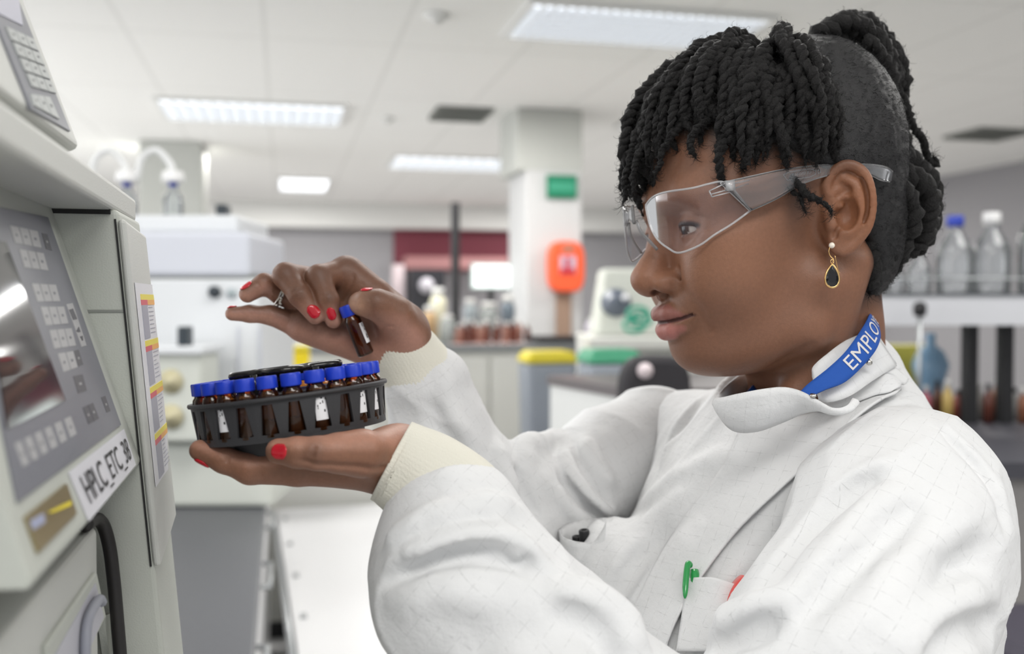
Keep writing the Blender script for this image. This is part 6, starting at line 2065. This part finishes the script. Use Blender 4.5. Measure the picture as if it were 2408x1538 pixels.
CH = mat('chair_black', (.022, .02, .024), rough=.6); p0 = W(1530, 900, 2.25)
mb = MB(); pl = []
for t_ in np.linspace(0, 2 * PI, 33)[:-1]: pl.append((p0[0] + .02 + .085 * math.copysign(abs(math.cos(t_)) ** .5, math.cos(t_)), p0[2] - .06 + .12 * math.copysign(abs(math.sin(t_)) ** .6, math.sin(t_))))
mb.prism(pl, 1, p0[1], p0[1] + .06); mb.build('backrest', CH, oc, smooth=False, bevel=.015)
mb = MB(); mb.lathe([(0, -.006), (.016, -.004), (.018, 0), (0, .002)], W(1517, 872, 2.24), dirW([0, -1, 0]), 20); mb.build('knob', mat('knob_pink', (.62, .54, .56), rough=.4), oc)
mb = MB(); mb.tube([(p0[0] + .02, p0[1] + .03, p0[2] - .15), (p0[0] + .02, p0[1] - .02, .55), (p0[0] + .02, p0[1] - .2, .50)], .02, 8); mb.build('stem', CH, oc)
mb = MB(); mb.box((p0[0] + .02, p0[1] - .25, .50), (.40, .40, .07)); mb.build('seat', CH, oc, smooth=False, bevel=.03)
mb = MB(); mb.tube([(p0[0] + .02, p0[1] - .25, .47), (p0[0] + .02, p0[1] - .25, .08)], .025, 10); mb.build('pedestal', CH, oc)
for k in range(5):
    a_ = 2 * PI * k / 5; mb = MB(); mb.tube([(p0[0] + .02, p0[1] - .25, .09), (p0[0] + .02 + .27 * math.cos(a_), p0[1] - .25 + .27 * math.sin(a_), .05), (p0[0] + .02 + .28 * math.cos(a_), p0[1] - .25 + .28 * math.sin(a_), .005)], .018, 8); mb.build('leg', CH, oc)

# machine with a round port behind the face
wm = thing('centrifuge', W(1460, 800, 4.6), 'white bench machine with a dark round window, before the woman\'s nose', 'lab machine')
mb = MB(); q = [W(1400, 800, 4.6), W(1720, 800, 4.6)]
k_ = nrm(dirW([0, 1, 0]) * np.array([1, 1, 0])) * .4
zlo, zhi, zmd = W(1400, 790, 4.6)[2], W(1400, 628, 4.6)[2], W(1400, 700, 4.6)[2]
mb.hexa([(*p[:2], zlo) for p in (q[0], q[1], q[1] + k_, q[0] + k_)] + [(*(p + np.array([.05, 0, 0]) * s_)[:2], zhi) for p, s_ in ((q[0] + k_ * .5, 1), (q[1] + k_ * .5, 0), (q[1] + k_, 0), (q[0] + k_, 1))]); mb.build('casing', mat('casing_cream', (.62, .64, .58), rough=.5), wm, smooth=False, bevel=.02)
c_ = W(1452, 712, 4.6) + k_ * .18
mb = MB(); mb.lathe([(0, -.02), (.065, -.015), (.072, 0), (.0, .02)], c_, nrm(-k_ + np.array([0, 0, .15])), 24); mb.build('window', mat('window_slate', (.12, .14, .18), rough=.2), wm)
gx = W(1490, 760, 4.3)
gg = thing('green_tubing', gx, "coil of green tubing beside the white bench machine", 'tubing')
for i, (x, y) in enumerate(((1500, 738), (1506, 752), (1492, 764))):
    mb = MB(); c_ = W(x, y, 4.3); mb.tube([c_ + dirW([.045 * math.cos(t_), 0, .03 * math.sin(t_)]) for t_ in np.linspace(0, 2 * PI, 20)[:-1]], .009, 8, closed=True); mb.build('loop', mat('tube_green', (.06, .42, .28), rough=.4), gg)
# shelf behind, at the right of the white column, carrying them
mb = MB(); A, Bq = W(1390, 800, 4.9), W(1800, 800, 4.3); mb2 = thing('side_counter', (A[0] + .4, A[1], 0), 'pale counter under the white bench machine', 'counter')
zc_ = zlo - .002
P = [W(1385, 800, 4.25), W(1800, 800, 4.25)]; kk = nrm(dirW([0, 1, 0]) * np.array([1, 1, 0])) * .85
mb.hexa([(*p[:2], z) for z in (zc_ - .04, zc_) for p in (P[0], P[1], P[1] + kk, P[0] + kk)]); mb.build('worktop', CREAM, mb2, smooth=False)
mb = MB(); mb.hexa([(*p[:2], z) for z in (0, zc_ - .041) for p in (P[0] + kk * .1, P[1] + kk * .1, P[1] + kk * .95, P[0] + kk * .95)]); mb.build('carcass', CREAM, mb2, smooth=False)

# --- right side: shelf of reagent bottles over a black bench
sd = 3.0
A, Bq = W(1900, 690, sd), W(2700, 690, sd)
zS = A[2]; kS = nrm(dirW([0, 1, 0]) * np.array([1, 1, 0])) * .34
sh = thing('bottle_shelf', ((A + Bq) / 2 + kS * .5) * np.array([1, 1, 0]) + np.array([0, 0, .95]), 'white shelf on black posts behind the woman, carrying clear bottles', 'shelf')
zS0 = W(2200, 765, sd)[2]
mb = MB(); mb.hexa([(*p[:2], z) for z in (zS0, zS - .006) for p in (A, Bq, Bq + kS, A + kS)]); mb.build('shelf_board', mat('shelf_white', (.58, .59, .62), rough=.4), sh, smooth=False)
mb = MB(); mb.hexa([(*p[:2], z) for z in (zS - .006, zS) for p in (A - kS * .02, Bq - kS * .02, Bq + kS, A + kS)]); mb.build('shelf_top', mat('shelf_dark', (.10, .11, .12), rough=.4), sh, smooth=False)
ZR = W(2300, 1000, 3.05)[2]
for x in (2281, 2364, 1960, 2620):
    mb = MB(); p = W(x, 760, sd + .1); mb.bx(p[0] - .018, p[0] + .018, p[1] - .018, p[1] + .018, ZR, zS0); mb.build('post', BLACKM, sh, smooth=False)
rail_pts = [A + np.array([0, 0, .045]), Bq + np.array([0, 0, .045])]
mb = MB(); mb.tube(rail_pts, .004, 6); mb.build('guard_rail', STEEL, sh)
for x, ytop, w, dz, cp, lb in ((2244, 508, 84, .10, BLUEB, 'clear reagent bottle with a blue cap on the shelf behind the woman'), (2330, 500, 86, .14, WHITEP, 'clear reagent bottle with a white top, right of the blue-capped one'),
                               (2446, 452, 100, .16, BLUEB, 'largest clear bottle cut by the right edge, on the shelf'), (2160, 585, 56, .12, WHITEP, "smaller clear bottle nearest the woman's bun, on the shelf"), (2105, 610, 40, .2, BLUEB, "small blue-capped bottle just behind the woman's nape, on the shelf")):
    b_ = glass_bottle(x, 690, ytop, sd + dz, w, lb, cp, 'reagent_bottle', None, z=zS + .0005)
br = thing('bench', W(2350, 1000, 3.0) * np.array([1, 1, 0]), 'bench with a black top behind the woman, at the right edge', 'lab bench')
P = [W(2120, 1190, 2.35), W(2900, 1190, 2.35)]; kB = nrm(dirW([0, 1, 0]) * np.array([1, 1, 0])) * 1.5
zR0 = ZR
mb = MB(); mb.hexa([(*p[:2], z) for z in (zR0 - .04, zR0) for p in (P[0], P[1], P[1] + kB, P[0] + kB)]); mb.build('worktop', mat('black_worktop_right', (.055, .055, .068), rough=.45), br, smooth=False)
mb = MB(); mb.hexa([(*p[:2], z) for z in (0, zR0 - .041) for p in (P[0] + kB * .03, P[1] + kB * .03, P[1] + kB, P[0] + kB)]); mb.build('carcass', mat('cabinet_taupe', (.26, .25, .245), rough=.5), br, smooth=False)
# coloured bottles under the shelf
cols_ = [((.10, .03, .02), 'brown'), ((.45, .12, .16), 'pink'), ((.12, .05, .03), 'dark brown'), ((.50, .36, .12), 'amber yellow'), ((.30, .08, .06), 'red brown'), ((.55, .55, .52), 'pale'), ((.16, .06, .04), 'brown'), ((.40, .20, .12), 'tan'), ((.50, .50, .48), 'white'), ((.22, .09, .05), 'rust')]
for i, x in enumerate((2150, 2178, 2204, 2228, 2252, 2302, 2324, 2344, 2386, 2406)):
    p = W(x, 940, 3.10 + .06 * (i % 3)); p[2] = zR0; h = .10 + .035 * ((i * 5) % 4) / 3; r_ = .016; c_, nm = cols_[i]
    t = thing('stain_bottle', p, f"{nm} dropper bottle under the bottle shelf, {ORD[i]} from the woman's collar", 'bottle', 'small bottles under the shelf')
    mb = MB(); mb.lathe([(0, .001), (r_, .001), (r_, h * .65), (r_ * .4, h * .8), (r_ * .4, h * .86)], p, (0, 0, 1), 14); mb.build('glass', mat('stain_' + nm.replace(' ', '_'), c_, rough=.25), t)
    mb = MB(); mb.lathe([(r_ * .5, h * .85), (r_ * .45, h), (0, h)], p, (0, 0, 1), 14); mb.build('dropper', SILC if i % 2 else BLACKM, t)
A = W(2135, 905, 3.6); A[2] = zR0; w_ = .14
tag(MB().bx(A[0] - .16, A[0] + .10, A[1], A[1] + .12, zR0 + .001, W(2135, 812, 3.6)[2]).build('yellow_box', mat('box_yellow', (.50, .46, .08), rough=.5), None, smooth=False, bevel=.004), "yellow box on the black bench beside the woman's collar", 'box')
c_ = W(2188, 858, 3.45)
bl_ = thing('blue_flask', (c_[0], c_[1], zR0), 'pale blue round flask on the black bench, before the yellow box', 'flask')
mb = MB(); hh_ = c_[2] - zR0; mb.lathe([(0, .001), (.03, .001), (.04, hh_ * .5), (.062, hh_), (.045, hh_ + .045), (.016, hh_ + .07), (.016, hh_ + .11), (0, hh_ + .11)], (c_[0], c_[1], zR0), (0, 0, 1), 20); mb.build('vessel', mat('flask_blue', (.25, .42, .60), rough=.2), bl_)
c_ = W(2163, 728, 2.9); z0_ = zR0
lp = thing('clamp_stand', (c_[0], c_[1], z0_), "thin black clamp rod rising in front of the shelf's white edge", 'clamp stand')
mb = MB(); mb.tube([(c_[0], c_[1], z0_ + .01), (c_[0], c_[1], c_[2] - .02)], .006, 8); mb.build('rod', STEEL, lp)
mb = MB(); mb.box((c_[0], c_[1], z0_ + .006), (.10, .12, .012)); mb.build('foot', BLACKM, lp, smooth=False)
mb = MB(); mb.lathe([(0, -.022), (.018, -.016), (.020, .012), (.010, .022), (0, .024)], (c_[0], c_[1], c_[2]), (0, 0, 1), 16); mb.build('clamp_head', BLACKM, lp)
pc = W(2400, 1530, 1.9)
st = thing('stool', (pc[0] + .12, pc[1], 0), 'dark stool at the bottom right corner', 'stool')
zs_ = max(.35, W(2400, 1492, 1.9)[2])
mb = MB(); mb.lathe([(0, zs_ - .05), (.17, zs_ - .05), (.185, zs_ - .02), (.17, zs_), (0, zs_)], (pc[0] + .12, pc[1], 0), (0, 0, 1), 32); mb.build('seat', mat('stool_purple', (.05, .045, .065), rough=.6), st, auto=40)
for k in range(4):
    a_ = PI / 4 + k * PI / 2; mb = MB(); mb.tube([(pc[0] + .12 + .10 * math.cos(a_), pc[1] + .10 * math.sin(a_), zs_ - .05), (pc[0] + .12 + .19 * math.cos(a_), pc[1] + .19 * math.sin(a_), .002)], .012, 8); mb.build('leg', STEEL, st)
# ================================================================== light
wd = bpy.data.worlds.new('daylight'); SC.world = wd; wd.use_nodes = True
bg = wd.node_tree.nodes['Background']; bg.inputs[0].default_value = (.96, .98, 1.0, 1); bg.inputs[1].default_value = .58


def lamp(name, loc, sx_, sy_, e, col=(1, .98, .95), rot=(0, 0, 0)):
    l = bpy.data.lights.new(name, 'AREA'); l.shape = 'RECTANGLE'; l.size = sx_; l.size_y = sy_; l.energy = e; l.color = col
    o = bpy.data.objects.new(name, l); COL.objects.link(o); o.location = loc; o.rotation_euler = rot; return o


# fluorescent fittings of the ceiling grid
for i, (x, y) in enumerate([(-1.6, -.6), (.2, -.6), (2.0, -.6), (-1.6, 1.8), (.6, 1.9), (2.6, 1.8), (-1.6, 5.0), (.8, 5.2), (3.2, 5.0), (-1.0, 8.4), (1.6, 8.6), (4.2, 8.4), (0, 11.2), (3, 11.2)]):
    lamp('fluorescent_lamp', (x, y, ZC - .045), 1.2, .5, 18 if y < 4 else 30)
# daylight of unseen windows on the left, then an added fill lamp
lamp('window_and_fill_light', (-3.6, .2, 1.7), 3.0, 1.8, 44, (.97, .98, 1.0), (rad(78), 0, rad(-78)))
lamp('window_and_fill_light', (-4.3, 6.5, 1.5), 6.0, 1.6, 110, (.97, .98, 1.0), (rad(95), 0, rad(-90)))  # added to brighten the far ceiling; the wall here has no window
# ================================================================== viewpoint
cd = bpy.data.cameras.new('viewpoint'); cd.lens = 35; cd.sensor_width = 36; cd.sensor_fit = 'HORIZONTAL'
cd.clip_start = .02
cam = bpy.data.objects.new('viewpoint', cd); COL.objects.link(cam)
cam.location = CAMLOC
cam.rotation_euler = Matrix([list(_r), list(CU), list(-CF)]).transposed().to_euler()
cd.dof.use_dof = True; cd.dof.focus_distance = .655; cd.dof.aperture_fstop = 5.0
SC.camera = cam
SC.view_settings.view_transform = 'Standard'; SC.view_settings.look = 'None'
SC.view_settings.exposure = .2; SC.view_settings.gamma = 1
SC.cycles.adaptive_threshold = .02
SC.cycles.max_bounces = 8; SC.cycles.diffuse_bounces = 3; SC.cycles.glossy_bounces = 3; SC.cycles.transparent_max_bounces = 16
SC.cycles.caustics_reflective = False; SC.cycles.caustics_refractive = False
